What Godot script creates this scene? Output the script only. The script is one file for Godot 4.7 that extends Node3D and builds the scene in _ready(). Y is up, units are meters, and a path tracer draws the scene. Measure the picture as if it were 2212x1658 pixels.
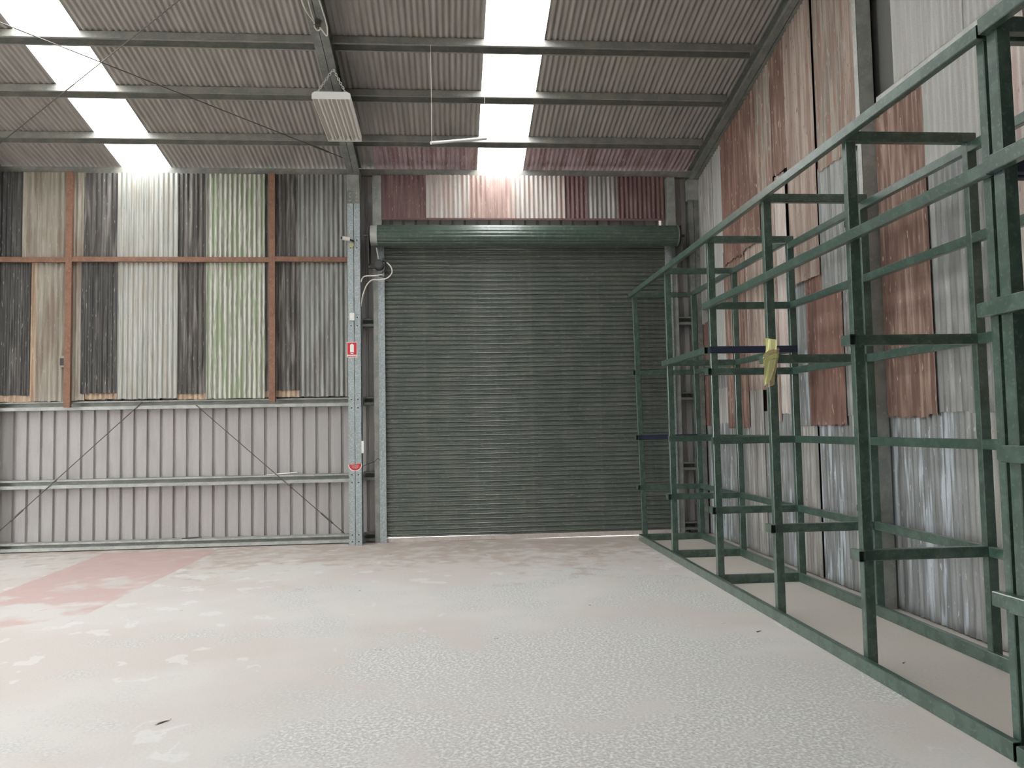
extends Node3D
# An old steel shed: patchwork of corrugated sheets, a green roller door, a green steel storage rack.
# x to the right of the door wall, y up, z from the door wall towards the photographer. Metres.

const SLOPE := 0.2          # roof rise per metre away from the door wall
const ROOF0 := 6.09         # underside of the roof at the door wall
const RIDGE_Z := 7.6
const WALL_X := 4.23        # gable wall with the rack
const LEFT_X := -12.9
const FRONT_Z := 15.2
const PITCH := 0.0762       # corrugation pitch

var rng := RandomNumberGenerator.new()
var names := {}
var M := {}

# ---------------------------------------------------------------- naming
func numbered(parent: Node, called: String) -> String:
	var key := str(parent.get_instance_id()) + called
	var n: int = names.get(key, 0)
	names[key] = n + 1
	return called if n == 0 else "%s_%03d" % [called, n]

func put(parent: Node, o: Node, called: String) -> Node:
	o.name = numbered(parent, called)
	parent.add_child(o, true)
	return o

func tag(o: Node, label: String, category := "", group := "", kind := "") -> Node:
	if label != "": o.set_meta("label", label)
	if category != "": o.set_meta("category", category)
	if group != "": o.set_meta("group", group)
	if kind != "": o.set_meta("kind", kind)
	return o

func thing(called: String, label: String, category: String, at := Vector3.ZERO, group := "", kind := "thing") -> Node3D:
	var o := Node3D.new()
	put(self, o, called)
	o.position = at
	tag(o, label, category, group, kind)
	return o

func structure(called: String, label: String, at := Vector3.ZERO) -> Node3D:
	var o := Node3D.new()
	put(self, o, called)
	o.position = at
	tag(o, label, "", "", "structure")
	return o

# ---------------------------------------------------------------- mesh helpers
func mb() -> SurfaceTool:
	var st := SurfaceTool.new()
	st.begin(Mesh.PRIMITIVE_TRIANGLES)
	return st

func build(st: SurfaceTool, called: String, mat: Material, parent: Node) -> MeshInstance3D:
	var o := MeshInstance3D.new()
	o.mesh = st.commit()
	o.material_override = mat
	o.cast_shadow = GeometryInstance3D.SHADOW_CASTING_SETTING_ON
	put(parent, o, called)
	return o

func inst(mesh: Mesh, called: String, mat: Material, parent: Node, at := Vector3.ZERO) -> MeshInstance3D:
	var o := MeshInstance3D.new()
	o.mesh = mesh
	o.material_override = mat
	o.position = at
	put(parent, o, called)
	return o

func tri(st: SurfaceTool, a: Vector3, b: Vector3, c: Vector3, na: Vector3, nb: Vector3, nc: Vector3, ua := Vector2.ZERO, ub := Vector2.ZERO, uc := Vector2.ZERO) -> void:
	if (b - a).cross(c - a).dot(na + nb + nc) > 0.0:
		var t := b; b = c; c = t
		t = nb; nb = nc; nc = t
		var u := ub; ub = uc; uc = u
	st.set_normal(na); st.set_uv(ua); st.add_vertex(a)
	st.set_normal(nb); st.set_uv(ub); st.add_vertex(b)
	st.set_normal(nc); st.set_uv(uc); st.add_vertex(c)

func quad(st: SurfaceTool, a: Vector3, b: Vector3, c: Vector3, d: Vector3, n: Vector3) -> void:
	tri(st, a, b, c, n, n, n)
	tri(st, a, c, d, n, n, n)

# box between two corners, edges chamfered by r
func box(st: SurfaceTool, lo: Vector3, hi: Vector3, r := 0.0) -> void:
	var mid := (lo.y + hi.y) / 2.0
	bar(st, Vector3((lo.x + hi.x) / 2, mid, lo.z), Vector3((lo.x + hi.x) / 2, mid, hi.z), hi.x - lo.x, hi.y - lo.y, r)

# rectangular bar from p to q; w is its width across, h its height; corners cut by r; hollow ends show the tube wall
func bar(st: SurfaceTool, p: Vector3, q: Vector3, w: float, h: float, r := 0.004, hollow := false, upish := Vector3.UP) -> void:
	var f := (q - p).normalized()
	var up := upish
	if absf(f.dot(up)) > 0.95: up = Vector3.BACK
	var s := f.cross(up).normalized()
	up = s.cross(f).normalized()
	var sec := _section(w, h, r)
	var n := sec.size()
	for i in n:
		var a: Vector2 = sec[i]
		var b: Vector2 = sec[(i + 1) % n]
		var e := b - a
		var nn := (s * e.y - up * e.x).normalized()
		if nn.dot(s * (a.x + b.x) + up * (a.y + b.y)) < 0.0: nn = -nn
		quad(st, p + s * a.x + up * a.y, p + s * b.x + up * b.y, q + s * b.x + up * b.y, q + s * a.x + up * a.y, nn)
	for k in 2:
		var o := p if k == 0 else q
		var d := -f if k == 0 else f
		if not hollow:
			for i in range(1, n - 1):
				tri(st, o + s * sec[0].x + up * sec[0].y, o + s * sec[i].x + up * sec[i].y, o + s * sec[i + 1].x + up * sec[i + 1].y, d, d, d)
		else:
			var inn := _section(w - 0.009, h - 0.009, maxf(r - 0.001, 0.001))
			var deep := -d * minf(0.12, (q - p).length() * 0.49)
			for i in n:
				var j := (i + 1) % n
				var a0: Vector3 = o + s * sec[i].x + up * sec[i].y
				var b0: Vector3 = o + s * sec[j].x + up * sec[j].y
				var a1: Vector3 = o + s * inn[i].x + up * inn[i].y
				var b1: Vector3 = o + s * inn[j].x + up * inn[j].y
				quad(st, a0, b0, b1, a1, d)
				var c2: Vector2 = -(inn[i] + inn[j])
				quad(st, a1, b1, b1 + deep, a1 + deep, (s * c2.x + up * c2.y).normalized())
			for i in range(1, n - 1):
				tri(st, o + deep + s * inn[0].x + up * inn[0].y, o + deep + s * inn[i].x + up * inn[i].y, o + deep + s * inn[i + 1].x + up * inn[i + 1].y, d, d, d)

func _section(w: float, h: float, r: float) -> PackedVector2Array:
	var a := w / 2; var b := h / 2
	if r <= 0.0: return PackedVector2Array([Vector2(-a, -b), Vector2(a, -b), Vector2(a, b), Vector2(-a, b)])
	r = minf(r, minf(a, b) * 0.6)
	return PackedVector2Array([Vector2(-a + r, -b), Vector2(a - r, -b), Vector2(a, -b + r), Vector2(a, b - r), Vector2(a - r, b), Vector2(-a + r, b), Vector2(-a, b - r), Vector2(-a, -b + r)])

# round tube along a list of points
func tube(st: SurfaceTool, pts: Array, rad: float, sides := 8) -> void:
	var rings := []
	var last := Vector3.UP
	for i in pts.size():
		var a: Vector3 = pts[maxi(i - 1, 0)]
		var b: Vector3 = pts[mini(i + 1, pts.size() - 1)]
		var f := (b - a).normalized()
		var s := f.cross(last)
		if s.length() < 0.05: s = f.cross(Vector3.RIGHT)
		s = s.normalized()
		var u := s.cross(f).normalized()
		last = u
		var ring := []
		for k in sides:
			var t := TAU * k / sides
			ring.append(s * cos(t) + u * sin(t))
		rings.append(ring)
	for i in pts.size() - 1:
		for k in sides:
			var j := (k + 1) % sides
			var a: Vector3 = pts[i] + rings[i][k] * rad
			var b: Vector3 = pts[i] + rings[i][j] * rad
			var c: Vector3 = pts[i + 1] + rings[i + 1][j] * rad
			var d: Vector3 = pts[i + 1] + rings[i + 1][k] * rad
			tri(st, a, b, c, rings[i][k], rings[i][j], rings[i + 1][j])
			tri(st, a, c, d, rings[i][k], rings[i + 1][j], rings[i + 1][k])
	for e in 2:
		var i := 0 if e == 0 else pts.size() - 1
		var f: Vector3 = ((pts[0] - pts[1]) if e == 0 else (pts[i] - pts[i - 1])).normalized()
		for k in range(1, sides - 1):
			tri(st, pts[i] + rings[i][0] * rad, pts[i] + rings[i][k] * rad, pts[i] + rings[i][k + 1] * rad, f, f, f)

func curve(pts: Array, steps := 8) -> Array:
	var c := Curve3D.new()
	for i in pts.size():
		var a: Vector3 = pts[maxi(i - 1, 0)]
		var b: Vector3 = pts[mini(i + 1, pts.size() - 1)]
		var t := (b - a) / 6.0
		c.add_point(pts[i], -t, t)
	var out := []
	for i in pts.size() - 1:
		for k in steps: out.append(c.sample(i, float(k) / steps))
	out.append(pts[-1])
	return out

# cold-formed steel: an open profile of given thickness swept from p to q (2-D points in the frame s, u)
func formed(st: SurfaceTool, p: Vector3, q: Vector3, s: Vector3, u: Vector3, prof: Array, t := 0.003) -> void:
	for i in prof.size() - 1:
		var a: Vector2 = prof[i]
		var b: Vector2 = prof[i + 1]
		var e := (b - a).normalized()
		var nn := Vector2(e.y, -e.x) * t / 2
		var ext := e * t / 2
		var c := [a - ext + nn, b + ext + nn, b + ext - nn, a - ext - nn]
		for k in 4:
			var m: Vector2 = c[k]
			var o: Vector2 = c[(k + 1) % 4]
			var d := (o - m).normalized()
			var out := s * d.y - u * d.x
			var mid2 := (m + o) / 2 - (a + b) / 2
			if out.dot(s * mid2.x + u * mid2.y) < 0.0: out = -out
			quad(st, p + s * m.x + u * m.y, p + s * o.x + u * o.y, q + s * o.x + u * o.y, q + s * m.x + u * m.y, out)
		var f := (q - p).normalized()
		for k in 2:
			var o2 := p if k == 0 else q
			quad(st, o2 + s * c[0].x + u * c[0].y, o2 + s * c[1].x + u * c[1].y, o2 + s * c[2].x + u * c[2].y, o2 + s * c[3].x + u * c[3].y, -f if k == 0 else f)

func disc(st: SurfaceTool, c: Vector3, n: Vector3, rad: float, thick: float, sides := 10) -> void:
	tube(st, [c, c + n * thick], rad, sides)

# profile heights and slopes of a sheet across its width
func corr(x: float) -> Vector2:
	var k := TAU / PITCH
	return Vector2(0.009 * sin(k * x), 0.009 * k * cos(k * x))

# one corrugated sheet: width along ux, height along uy, seen from ux x uy
func sheet(parent: Node, called: String, mat: Material, origin: Vector3, ux: Vector3, uy: Vector3, w: float, h: float, o := {}) -> MeshInstance3D:
	var st := mb()
	var uz := ux.cross(uy)
	var cols := int(ceil(w / PITCH * 8.0))
	var r := RandomNumberGenerator.new()
	r.seed = hash(origin) + int(w * 1000)
	var uv0 := Vector2(r.randf(), r.randf())
	var jb: float = o.get("jag_bottom", 0.004)
	var jt: float = o.get("jag_top", 0.004)
	var ts: float = o.get("top_slope", 0.0)
	var bs: float = o.get("bottom_slope", 0.0)
	var lean: float = o.get("lean", 0.0)
	var ph: float = o.get("phase", fposmod(origin.dot(ux), PITCH))
	var tw: float = o.get("tile_w", 0.8)
	var th: float = o.get("tile_h", 3.2)
	var bow: float = o.get("bow", 0.0)
	var rows: int = o.get("rows", 1)
	if o.get("aligned", false): uv0 = Vector2(ph / (PITCH * 10.0), 0.0); tw = PITCH * 10.0; th = 3.7
	var flat: float = o.get("flat", 1.0)
	var low := 0.0; var top := 0.0
	var vs := []; var ns := []; var us := []
	for i in cols + 1:
		var x := w * i / cols
		if i % 5 == 0:
			low = r.randf_range(-jb, jb)
			top = r.randf_range(-jt, jt)
		var z := corr(x + ph) * flat
		var y0 := low + bs * x
		var y1 := h + top + ts * x
		var n := Vector3(-z.y, 0, 1).normalized()
		for k in rows + 1:
			var f := float(k) / rows
			var y := lerpf(y0, y1, f)
			vs.append(Vector3(x + lean * f, y, z.x + bow * (1 - f) * (1 - f)))
			ns.append(n)
			us.append(Vector2(x / tw, -y / th) + uv0)
	for i in cols:
		for k in rows:
			var a := i * (rows + 1) + k
			var b := a + rows + 1
			tri(st, vs[a], vs[b], vs[b + 1], ns[a], ns[b], ns[b + 1], us[a], us[b], us[b + 1])
			tri(st, vs[a], vs[b + 1], vs[a + 1], ns[a], ns[b + 1], ns[a + 1], us[a], us[b + 1], us[a + 1])
	var m := build(st, called, mat, parent)
	m.transform = Transform3D(Basis(ux, uy, uz), origin)
	return m

# flat-panned cladding with narrow ribs that stand out behind it
func cladding(parent: Node, mat: Material, x0: float, x1: float, y0: float, y1: float, z: float, phase: float) -> MeshInstance3D:
	var st := mb()
	var px := [x0]; var pz := [0.0]
	var k := ceili((x0 - phase) / 0.2032)
	while phase + k * 0.2032 < x1 - 0.03:
		var c := phase + k * 0.2032
		if c > x0 + 0.03:
			for e in [[-0.027, 0.0], [-0.016, -0.034], [0.016, -0.034], [0.027, 0.0]]:
				px.append(c + e[0]); pz.append(e[1])
		k += 1
	px.append(x1); pz.append(0.0)
	for i in px.size() - 1:
		var a := Vector3(px[i], y0, z + pz[i]); var b := Vector3(px[i + 1], y0, z + pz[i + 1])
		var n := Vector3(-(b.z - a.z), 0, b.x - a.x).normalized()
		var up := Vector3(0, y1 - y0, 0)
		var ua := Vector2(px[i] / 1.6, -y0 / 3.2); var ub := Vector2(px[i + 1] / 1.6, -y0 / 3.2); var du := Vector2(0, -(y1 - y0) / 3.2)
		tri(st, a, b, b + up, n, n, n, ua, ub, ub + du)
		tri(st, a, b + up, a + up, n, n, n, ua, ub + du, ua + du)
	return build(st, "cladding_sheet", mat, parent)

# ---------------------------------------------------------------- materials
func c8(r: float, g: float, b: float) -> Color:
	return Color(r / 255.0, g / 255.0, b / 255.0)

func plain(col: Color, rough := 0.7, metal := 0.0) -> StandardMaterial3D:
	var m := StandardMaterial3D.new()
	m.albedo_color = col
	m.roughness = rough
	m.metallic = metal
	return m

func noise_bytes(w: int, h: int, seed_: int, freq: float, oct := 3, squash_y := 1, kind := FastNoiseLite.TYPE_SIMPLEX_SMOOTH) -> PackedByteArray:
	var n := FastNoiseLite.new()
	n.seed = seed_
	n.noise_type = kind
	n.frequency = freq
	n.fractal_octaves = oct
	var im := n.get_seamless_image(w, maxi(h / squash_y, 8), false, false, 0.12, true)
	im.convert(Image.FORMAT_L8)
	if squash_y > 1: im.resize(w, h, Image.INTERPOLATE_CUBIC)
	return im.get_data()

# weathered sheet metal: two tones in streaks (a, b), patches of c, chips of d, fine grain
func metal_tex(seed_: int, a: Color, b: Color, c: Color, d: Color, patch := 0.55, chip := 0.72, soft := 0.12, streak_f := 0.03, patch_long := 8, w := 256, h := 768) -> ImageTexture:
	var s := noise_bytes(w, h, seed_, streak_f, 4, 24)
	var s2 := noise_bytes(w, h, seed_ + 11, 0.09, 2, 12)
	var p := noise_bytes(w, h, seed_ + 23, 0.02, 4, patch_long)
	var q := noise_bytes(w, h, seed_ + 37, 0.11, 3, 6)
	var g := noise_bytes(w, h, seed_ + 51, 0.35, 2)
	var data := PackedByteArray()
	data.resize(w * h * 3)
	var av := Vector3(a.r, a.g, a.b); var bv := Vector3(b.r, b.g, b.b); var cv := Vector3(c.r, c.g, c.b); var dv := Vector3(d.r, d.g, d.b)
	for i in w * h:
		var t := clampf((s[i] * 0.65 + s2[i] * 0.35 - 90.0) / 76.0, 0.0, 1.0)
		var v := av.lerp(bv, t)
		var k := (p[i] * 0.8 + s2[i] * 0.2) / 255.0 - patch
		if k > -soft: v = v.lerp(cv, clampf((k + soft) / (2.0 * soft), 0.0, 1.0))
		var e := q[i] / 255.0 - chip
		if e > 0.0: v = v.lerp(dv, minf(e * 14.0, 1.0))
		v *= 0.93 + 0.14 * g[i] / 255.0
		data[i * 3] = int(clampf(v.x, 0.0, 1.0) * 255.0)
		data[i * 3 + 1] = int(clampf(v.y, 0.0, 1.0) * 255.0)
		data[i * 3 + 2] = int(clampf(v.z, 0.0, 1.0) * 255.0)
	var im := Image.create_from_data(w, h, false, Image.FORMAT_RGB8, data)
	return ImageTexture.create_from_image(im)

func metal(tex: Texture2D, rough := 0.6, met := 0.0) -> StandardMaterial3D:
	var m := StandardMaterial3D.new()
	m.albedo_texture = tex
	m.roughness = rough
	m.metallic = met
	return m

func tri_metal(tex: Texture2D, scale: float, rough := 0.6, met := 0.0, tint := Color.WHITE) -> StandardMaterial3D:
	var m := metal(tex, rough, met)
	m.albedo_color = tint
	m.uv1_triplanar = true
	m.uv1_world_triplanar = true
	m.uv1_scale = Vector3.ONE * scale
	return m

# peeling white paint that clings to the ridges of one sheet, with green growth; ten ridges across the tile
func stripe_tex() -> ImageTexture:
	var w := 512; var h := 1024
	var a := noise_bytes(w, h, 301, 0.03, 4, 10)
	var b := noise_bytes(w, h, 302, 0.012, 4, 4)
	var e := noise_bytes(w, h, 303, 0.05, 4, 4)
	var g := noise_bytes(w, h, 304, 0.35, 2)
	var data := PackedByteArray(); data.resize(w * h * 3)
	for i in w * h:
		var x := i % w
		var ridge := sin(TAU * 10.0 * x / w + 0.5) + (a[i] / 255.0 - 0.5) * 3.0 + (e[i] / 255.0 - 0.5) * 2.2
		var v := Vector3(142, 144, 133)
		v = v.lerp(Vector3(187, 188, 178), clampf(ridge * 1.1 + 0.45, 0.0, 1.0))
		var moss := (b[i] / 255.0 - 0.56) * 9.0 - ridge * 0.5
		v = v.lerp(Vector3(140, 153, 124), clampf(moss, 0.0, 0.75))
		v *= 0.94 + 0.12 * g[i] / 255.0
		data[i * 3] = int(clampf(v.x, 0, 255)); data[i * 3 + 1] = int(clampf(v.y, 0, 255)); data[i * 3 + 2] = int(clampf(v.z, 0, 255))
	return ImageTexture.create_from_image(Image.create_from_data(w, h, false, Image.FORMAT_RGB8, data))

func spangle_tex() -> ImageTexture:
	var w := 512
	var a := noise_bytes(w, w, 5, 0.06, 1, 1, FastNoiseLite.TYPE_CELLULAR)
	var b := noise_bytes(w, w, 8, 0.02, 4)
	var g := noise_bytes(w, w, 9, 0.12, 3)
	var data := PackedByteArray(); data.resize(w * w * 3)
	for i in w * w:
		var t := clampf(a[i] / 255.0 * 0.45 + b[i] / 255.0 * 0.3 + g[i] / 255.0 * 0.5 - 0.12, 0.0, 1.0)
		data[i * 3] = int(lerpf(118.0, 212.0, t)); data[i * 3 + 1] = int(lerpf(128.0, 221.0, t)); data[i * 3 + 2] = int(lerpf(130.0, 221.0, t))
	return ImageTexture.create_from_image(Image.create_from_data(w, w, false, Image.FORMAT_RGB8, data))

func paint_tex(seed_: int, base: Color, worn: Color, dust: Color) -> ImageTexture:
	var w := 512
	var a := noise_bytes(w, w, seed_, 0.012, 4)
	var b := noise_bytes(w, w, seed_ + 3, 0.05, 4)
	var g := noise_bytes(w, w, seed_ + 7, 0.3, 2)
	var data := PackedByteArray(); data.resize(w * w * 3)
	var bv := Vector3(base.r, base.g, base.b); var wv := Vector3(worn.r, worn.g, worn.b); var dv := Vector3(dust.r, dust.g, dust.b)
	for i in w * w:
		var v := bv.lerp(wv, clampf((a[i] - 95.0) / 90.0, 0.0, 1.0))
		if b[i] > 165: v = v.lerp(dv, clampf((b[i] - 165.0) / 40.0, 0.0, 0.7))
		v *= 0.92 + 0.16 * g[i] / 255.0
		data[i * 3] = int(clampf(v.x, 0, 1) * 255); data[i * 3 + 1] = int(clampf(v.y, 0, 1) * 255); data[i * 3 + 2] = int(clampf(v.z, 0, 1) * 255)
	return ImageTexture.create_from_image(Image.create_from_data(w, w, false, Image.FORMAT_RGB8, data))

const FLOOR_SPAN := 13.0
const FLOOR_X := -8.5
# concrete: pale worn coating, bare grey flakes, a worn red painted lane, tan dust by the door
func floor_tex() -> ImageTexture:
	var n := 2048
	var big := noise_bytes(n, n, 101, 0.0022, 4)
	var mid := noise_bytes(n, n, 102, 0.011, 4)
	var zone := noise_bytes(n, n, 103, 0.0035, 4)
	var fine := noise_bytes(n, n, 104, 0.2, 2)
	var chip := noise_bytes(n, n, 105, 0.27, 2)
	var warp := noise_bytes(n, n, 106, 0.02, 4)
	var data := PackedByteArray(); data.resize(n * n * 3)
	var pale := Vector3(206, 203, 198); var grey := Vector3(190, 190, 187); var warm := Vector3(200, 194, 188); var white := Vector3(219, 219, 216); var bare := Vector3(168, 168, 165)
	var red := Vector3(194, 165, 160); var tan := Vector3(182, 168, 157)
	for j in n:
		var z := FLOOR_SPAN * (j + 0.5) / n
		for i in n:
			var x := FLOOR_X + FLOOR_SPAN * (i + 0.5) / n
			var at := j * n + i
			var m5 := mid[at] / 255.0 - 0.5
			var z5 := zone[at] / 255.0 - 0.5
			var v := pale.lerp(warm, clampf((big[at] - 90.0) / 80.0, 0.0, 1.0))
			# the coating is broken into small chips over greyer concrete, more so in the middle of the floor
			var dx := (x - 0.9) / 3.2; var dz := (z - 8.0) / 5.0
			var worn := 0.95 - sqrt(dx * dx + dz * dz) + z5 * 2.0 + m5 * 0.9
			if worn > 0.0:
				var m := minf(worn * 1.4, 1.0)
				v = v.lerp(grey, m * 0.75)
				if fine[at] > 140: v = v.lerp(white, m * minf((fine[at] - 140.0) / 24.0, 1.0))
				elif chip[at] < 96: v = v.lerp(bare, m * minf((96.0 - chip[at]) / 30.0, 0.8))
			elif mid[at] > 176: v = v.lerp(white, minf((mid[at] - 176.0) / 8.0, 1.0) * 0.55)
			# tan dirt trodden in at the roller door
			var near := 3.0 - z + (warp[at] / 255.0 - 0.5) * 4.0 - absf(x - 1.2) * 0.2 + z5 * 2.0
			if near > 0.0: v = v.lerp(tan, minf(near * 0.6, 1.0) * clampf((mid[at] - 45.0) / 100.0, 0.0, 0.9))
			# smooth dusty floor that the rack has kept from wear
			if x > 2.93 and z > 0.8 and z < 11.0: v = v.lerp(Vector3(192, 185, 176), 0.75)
			# red painted lane, worn through
			if x > -5.3 + 0.03 * z and x < -3.58 - 0.02 * z and z < 7.4 and z > 0.42:
				var k := 1.2 - z * 0.17 + z5 * 2.2 + m5 * 1.4
				if k > 0.25: v = v.lerp(red, clampf((k - 0.25) * 2.0, 0.0, 1.0) * 0.8)
			v *= 0.975 + 0.05 * chip[at] / 255.0
			data[at * 3] = int(clampf(v.x, 0, 255)); data[at * 3 + 1] = int(clampf(v.y, 0, 255)); data[at * 3 + 2] = int(clampf(v.z, 0, 255))
	return ImageTexture.create_from_image(Image.create_from_data(n, n, false, Image.FORMAT_RGB8, data))

func make_materials() -> void:
	M.galv = tri_metal(spangle_tex(), 1.6, 0.45, 0.25)
	M.frame = tri_metal(paint_tex(21, c8(118, 122, 118), c8(138, 140, 134), c8(150, 150, 144)), 0.7, 0.6, 0.1)
	M.frame_pale = tri_metal(paint_tex(22, c8(156, 160, 155), c8(174, 176, 170), c8(184, 182, 176)), 0.7, 0.55, 0.15)
	M.purlin = tri_metal(paint_tex(23, c8(132, 134, 130), c8(150, 148, 140), c8(158, 154, 146)), 0.7, 0.6, 0.1)
	M.green = tri_metal(paint_tex(31, c8(54, 76, 67), c8(70, 92, 83), c8(88, 106, 97)), 0.9, 0.3)
	M.green.clearcoat_enabled = true
	M.green.clearcoat = 0.7
	M.green.clearcoat_roughness = 0.22
	M.navy = plain(c8(40, 46, 66), 0.5)
	M.orange = tri_metal(paint_tex(33, c8(132, 96, 77), c8(120, 87, 70), c8(146, 116, 98)), 0.8, 0.7)
	M.door = tri_metal(paint_tex(35, c8(84, 94, 87), c8(100, 107, 100), c8(126, 129, 121)), 0.35, 0.45)
	M.door.metallic_specular = 1.0
	M.door.clearcoat_enabled = true
	M.door.clearcoat = 1.0
	M.door.clearcoat_roughness = 0.2
	M.drum = tri_metal(paint_tex(39, c8(62, 80, 71), c8(72, 90, 80), c8(100, 110, 102)), 0.35, 0.4)
	M.drum.clearcoat_enabled = true
	M.drum.clearcoat = 0.8
	M.drum.clearcoat_roughness = 0.25
	M.door_foot = tri_metal(paint_tex(36, c8(176, 166, 160), c8(188, 180, 174), c8(196, 190, 184)), 0.8, 0.6)
	M.black_paint = metal(metal_tex(41, c8(52, 51, 50), c8(74, 72, 69), c8(92, 89, 86), c8(150, 148, 142), 0.70, 0.80), 0.5)
	M.dark_brown = metal(metal_tex(42, c8(62, 59, 57), c8(92, 88, 84), c8(120, 116, 112), c8(160, 156, 152), 0.64, 0.81), 0.5)
	M.silver = metal(metal_tex(43, c8(156, 157, 150), c8(177, 177, 171), c8(163, 158, 147), c8(136, 129, 120), 0.68, 0.83), 0.4, 0.2)
	M.beige = metal(metal_tex(44, c8(138, 131, 119), c8(162, 156, 144), c8(128, 114, 102), c8(180, 172, 160), 0.62, 0.80), 0.65)
	M.tan_strip = metal(metal_tex(62, c8(168, 146, 124), c8(182, 162, 142), c8(150, 128, 108), c8(194, 180, 164), 0.62, 0.80), 0.7)
	M.mossy = metal(stripe_tex(), 0.6)
	M.grey_galv = metal(metal_tex(46, c8(124, 125, 122), c8(148, 149, 146), c8(116, 114, 109), c8(168, 169, 166), 0.62, 0.82), 0.45, 0.2)
	M.maroon = metal(metal_tex(47, c8(110, 84, 82), c8(124, 96, 93), c8(134, 113, 108), c8(178, 164, 156), 0.66, 0.79), 0.6)
	M.pink = metal(metal_tex(48, c8(160, 134, 127), c8(176, 150, 142), c8(190, 166, 156), c8(206, 194, 186), 0.64, 0.78), 0.6)
	M.chalk = metal(metal_tex(49, c8(178, 170, 164), c8(196, 190, 184), c8(182, 164, 156), c8(156, 136, 128), 0.62, 0.81), 0.6)
	M.rust = metal(metal_tex(51, c8(118, 95, 84), c8(158, 135, 123), c8(108, 83, 73), c8(180, 165, 154), 0.60, 0.79, 0.12, 0.06), 0.8)
	M.rust_red = metal(metal_tex(52, c8(120, 91, 81), c8(140, 112, 101), c8(106, 79, 71), c8(174, 158, 148), 0.62, 0.80, 0.12, 0.05), 0.8)
	M.rust_pale = metal(metal_tex(53, c8(148, 133, 123), c8(170, 156, 146), c8(138, 119, 109), c8(118, 98, 88), 0.62, 0.80, 0.12, 0.05), 0.8)
	M.weathered = metal(metal_tex(54, c8(126, 116, 107), c8(158, 148, 137), c8(136, 108, 97), c8(174, 165, 156), 0.60, 0.80, 0.12, 0.06), 0.75)
	M.galv_old = metal(metal_tex(55, c8(120, 122, 121), c8(148, 149, 147), c8(110, 110, 108), c8(172, 175, 177), 0.60, 0.81), 0.5, 0.1)
	M.galv_ribs = metal(metal_tex(56, c8(150, 149, 145), c8(178, 176, 171), c8(138, 134, 128), c8(122, 114, 108), 0.62, 0.83), 0.5, 0.1)
	M.oxide = metal(metal_tex(57, c8(112, 115, 115), c8(140, 142, 142), c8(172, 180, 186), c8(196, 203, 208), 0.60, 0.78, 0.06, 0.05, 14), 0.55, 0.1)
	M.plain_grey = metal(metal_tex(58, c8(156, 157, 153), c8(166, 166, 161), c8(158, 156, 151), c8(174, 173, 168), 0.66, 0.86), 0.55)
	M.roof = metal(metal_tex(59, c8(152, 148, 142), c8(163, 158, 152), c8(146, 140, 135), c8(168, 164, 158), 0.64, 0.86), 0.65)
	M.roof_maroon = metal(metal_tex(60, c8(152, 132, 134), c8(172, 152, 154), c8(138, 112, 111), c8(192, 182, 184), 0.60, 0.76, 0.1, 0.05), 0.7)
	M.clad = metal(metal_tex(61, c8(164, 161, 160), c8(170, 167, 165), c8(162, 158, 156), c8(174, 172, 170), 0.68, 0.88), 0.6)
	M.backing = plain(c8(96, 96, 94), 0.8)
	M.white = plain(c8(226, 226, 222), 0.4)
	M.cable = plain(c8(214, 210, 200), 0.5)
	M.tray = plain(c8(206, 204, 198), 0.35)
	M.reflector = plain(c8(222, 218, 210), 0.4)
	M.lamp_tube = plain(c8(232, 230, 224), 0.3)
	M.black = plain(c8(44, 44, 46), 0.55)
	M.dark_steel = plain(c8(78, 78, 76), 0.5, 0.4)
	M.sign_red = plain(c8(196, 48, 52), 0.4)
	M.sign_white = plain(c8(236, 232, 228), 0.4)
	M.wire = plain(c8(92, 90, 86), 0.5, 0.3)
	M.concrete = plain(c8(176, 174, 168), 0.9)
	M.rag = tri_metal(paint_tex(71, c8(226, 228, 156), c8(234, 232, 180), c8(206, 196, 146)), 3.0, 0.9)
	M.rag_back = tri_metal(paint_tex(72, c8(208, 194, 156), c8(190, 172, 138), c8(222, 212, 176)), 3.0, 0.9)
	M.leaf = plain(c8(78, 72, 62), 0.8)
	M.leaf_pale = plain(c8(214, 208, 194), 0.8)
	var sky := StandardMaterial3D.new()
	sky.albedo_color = Color(0.98, 0.98, 0.97, 0.25)
	sky.transparency = BaseMaterial3D.TRANSPARENCY_ALPHA
	sky.roughness = 0.3
	M.skylight = sky

# ---------------------------------------------------------------- camera and light
func make_camera() -> void:
	var cam := Camera3D.new()
	cam.name = "camera"
	add_child(cam)
	cam.fov = 52.5524
	cam.near = 0.05
	cam.far = 200.0
	cam.transform = Transform3D(Basis(Vector3.UP, -0.07821717) * Basis(Vector3.RIGHT, 0.05704594) * Basis(Vector3.BACK, -0.01826206), Vector3(0, 1.780236, 12.808359))
	cam.current = true

func make_light() -> void:
	var we := WorldEnvironment.new()
	we.name = "environment"
	var env := Environment.new()
	env.background_mode = Environment.BG_SKY
	var sky := Sky.new()
	var sm := ProceduralSkyMaterial.new()
	sm.sky_top_color = Color(0.985, 0.99, 0.99)
	sm.sky_horizon_color = Color(0.985, 0.99, 0.99)
	sm.ground_horizon_color = Color(0.5, 0.5, 0.48)
	sm.ground_bottom_color = Color(0.5, 0.5, 0.48)
	sky.sky_material = sm
	env.sky = sky
	env.background_energy_multiplier = 4.0
	env.tonemap_mode = Environment.TONE_MAPPER_LINEAR
	env.tonemap_exposure = 4.45
	env.sdfgi_enabled = true
	env.ssao_enabled = true
	env.ssil_enabled = true
	we.environment = env
	add_child(we)

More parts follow.
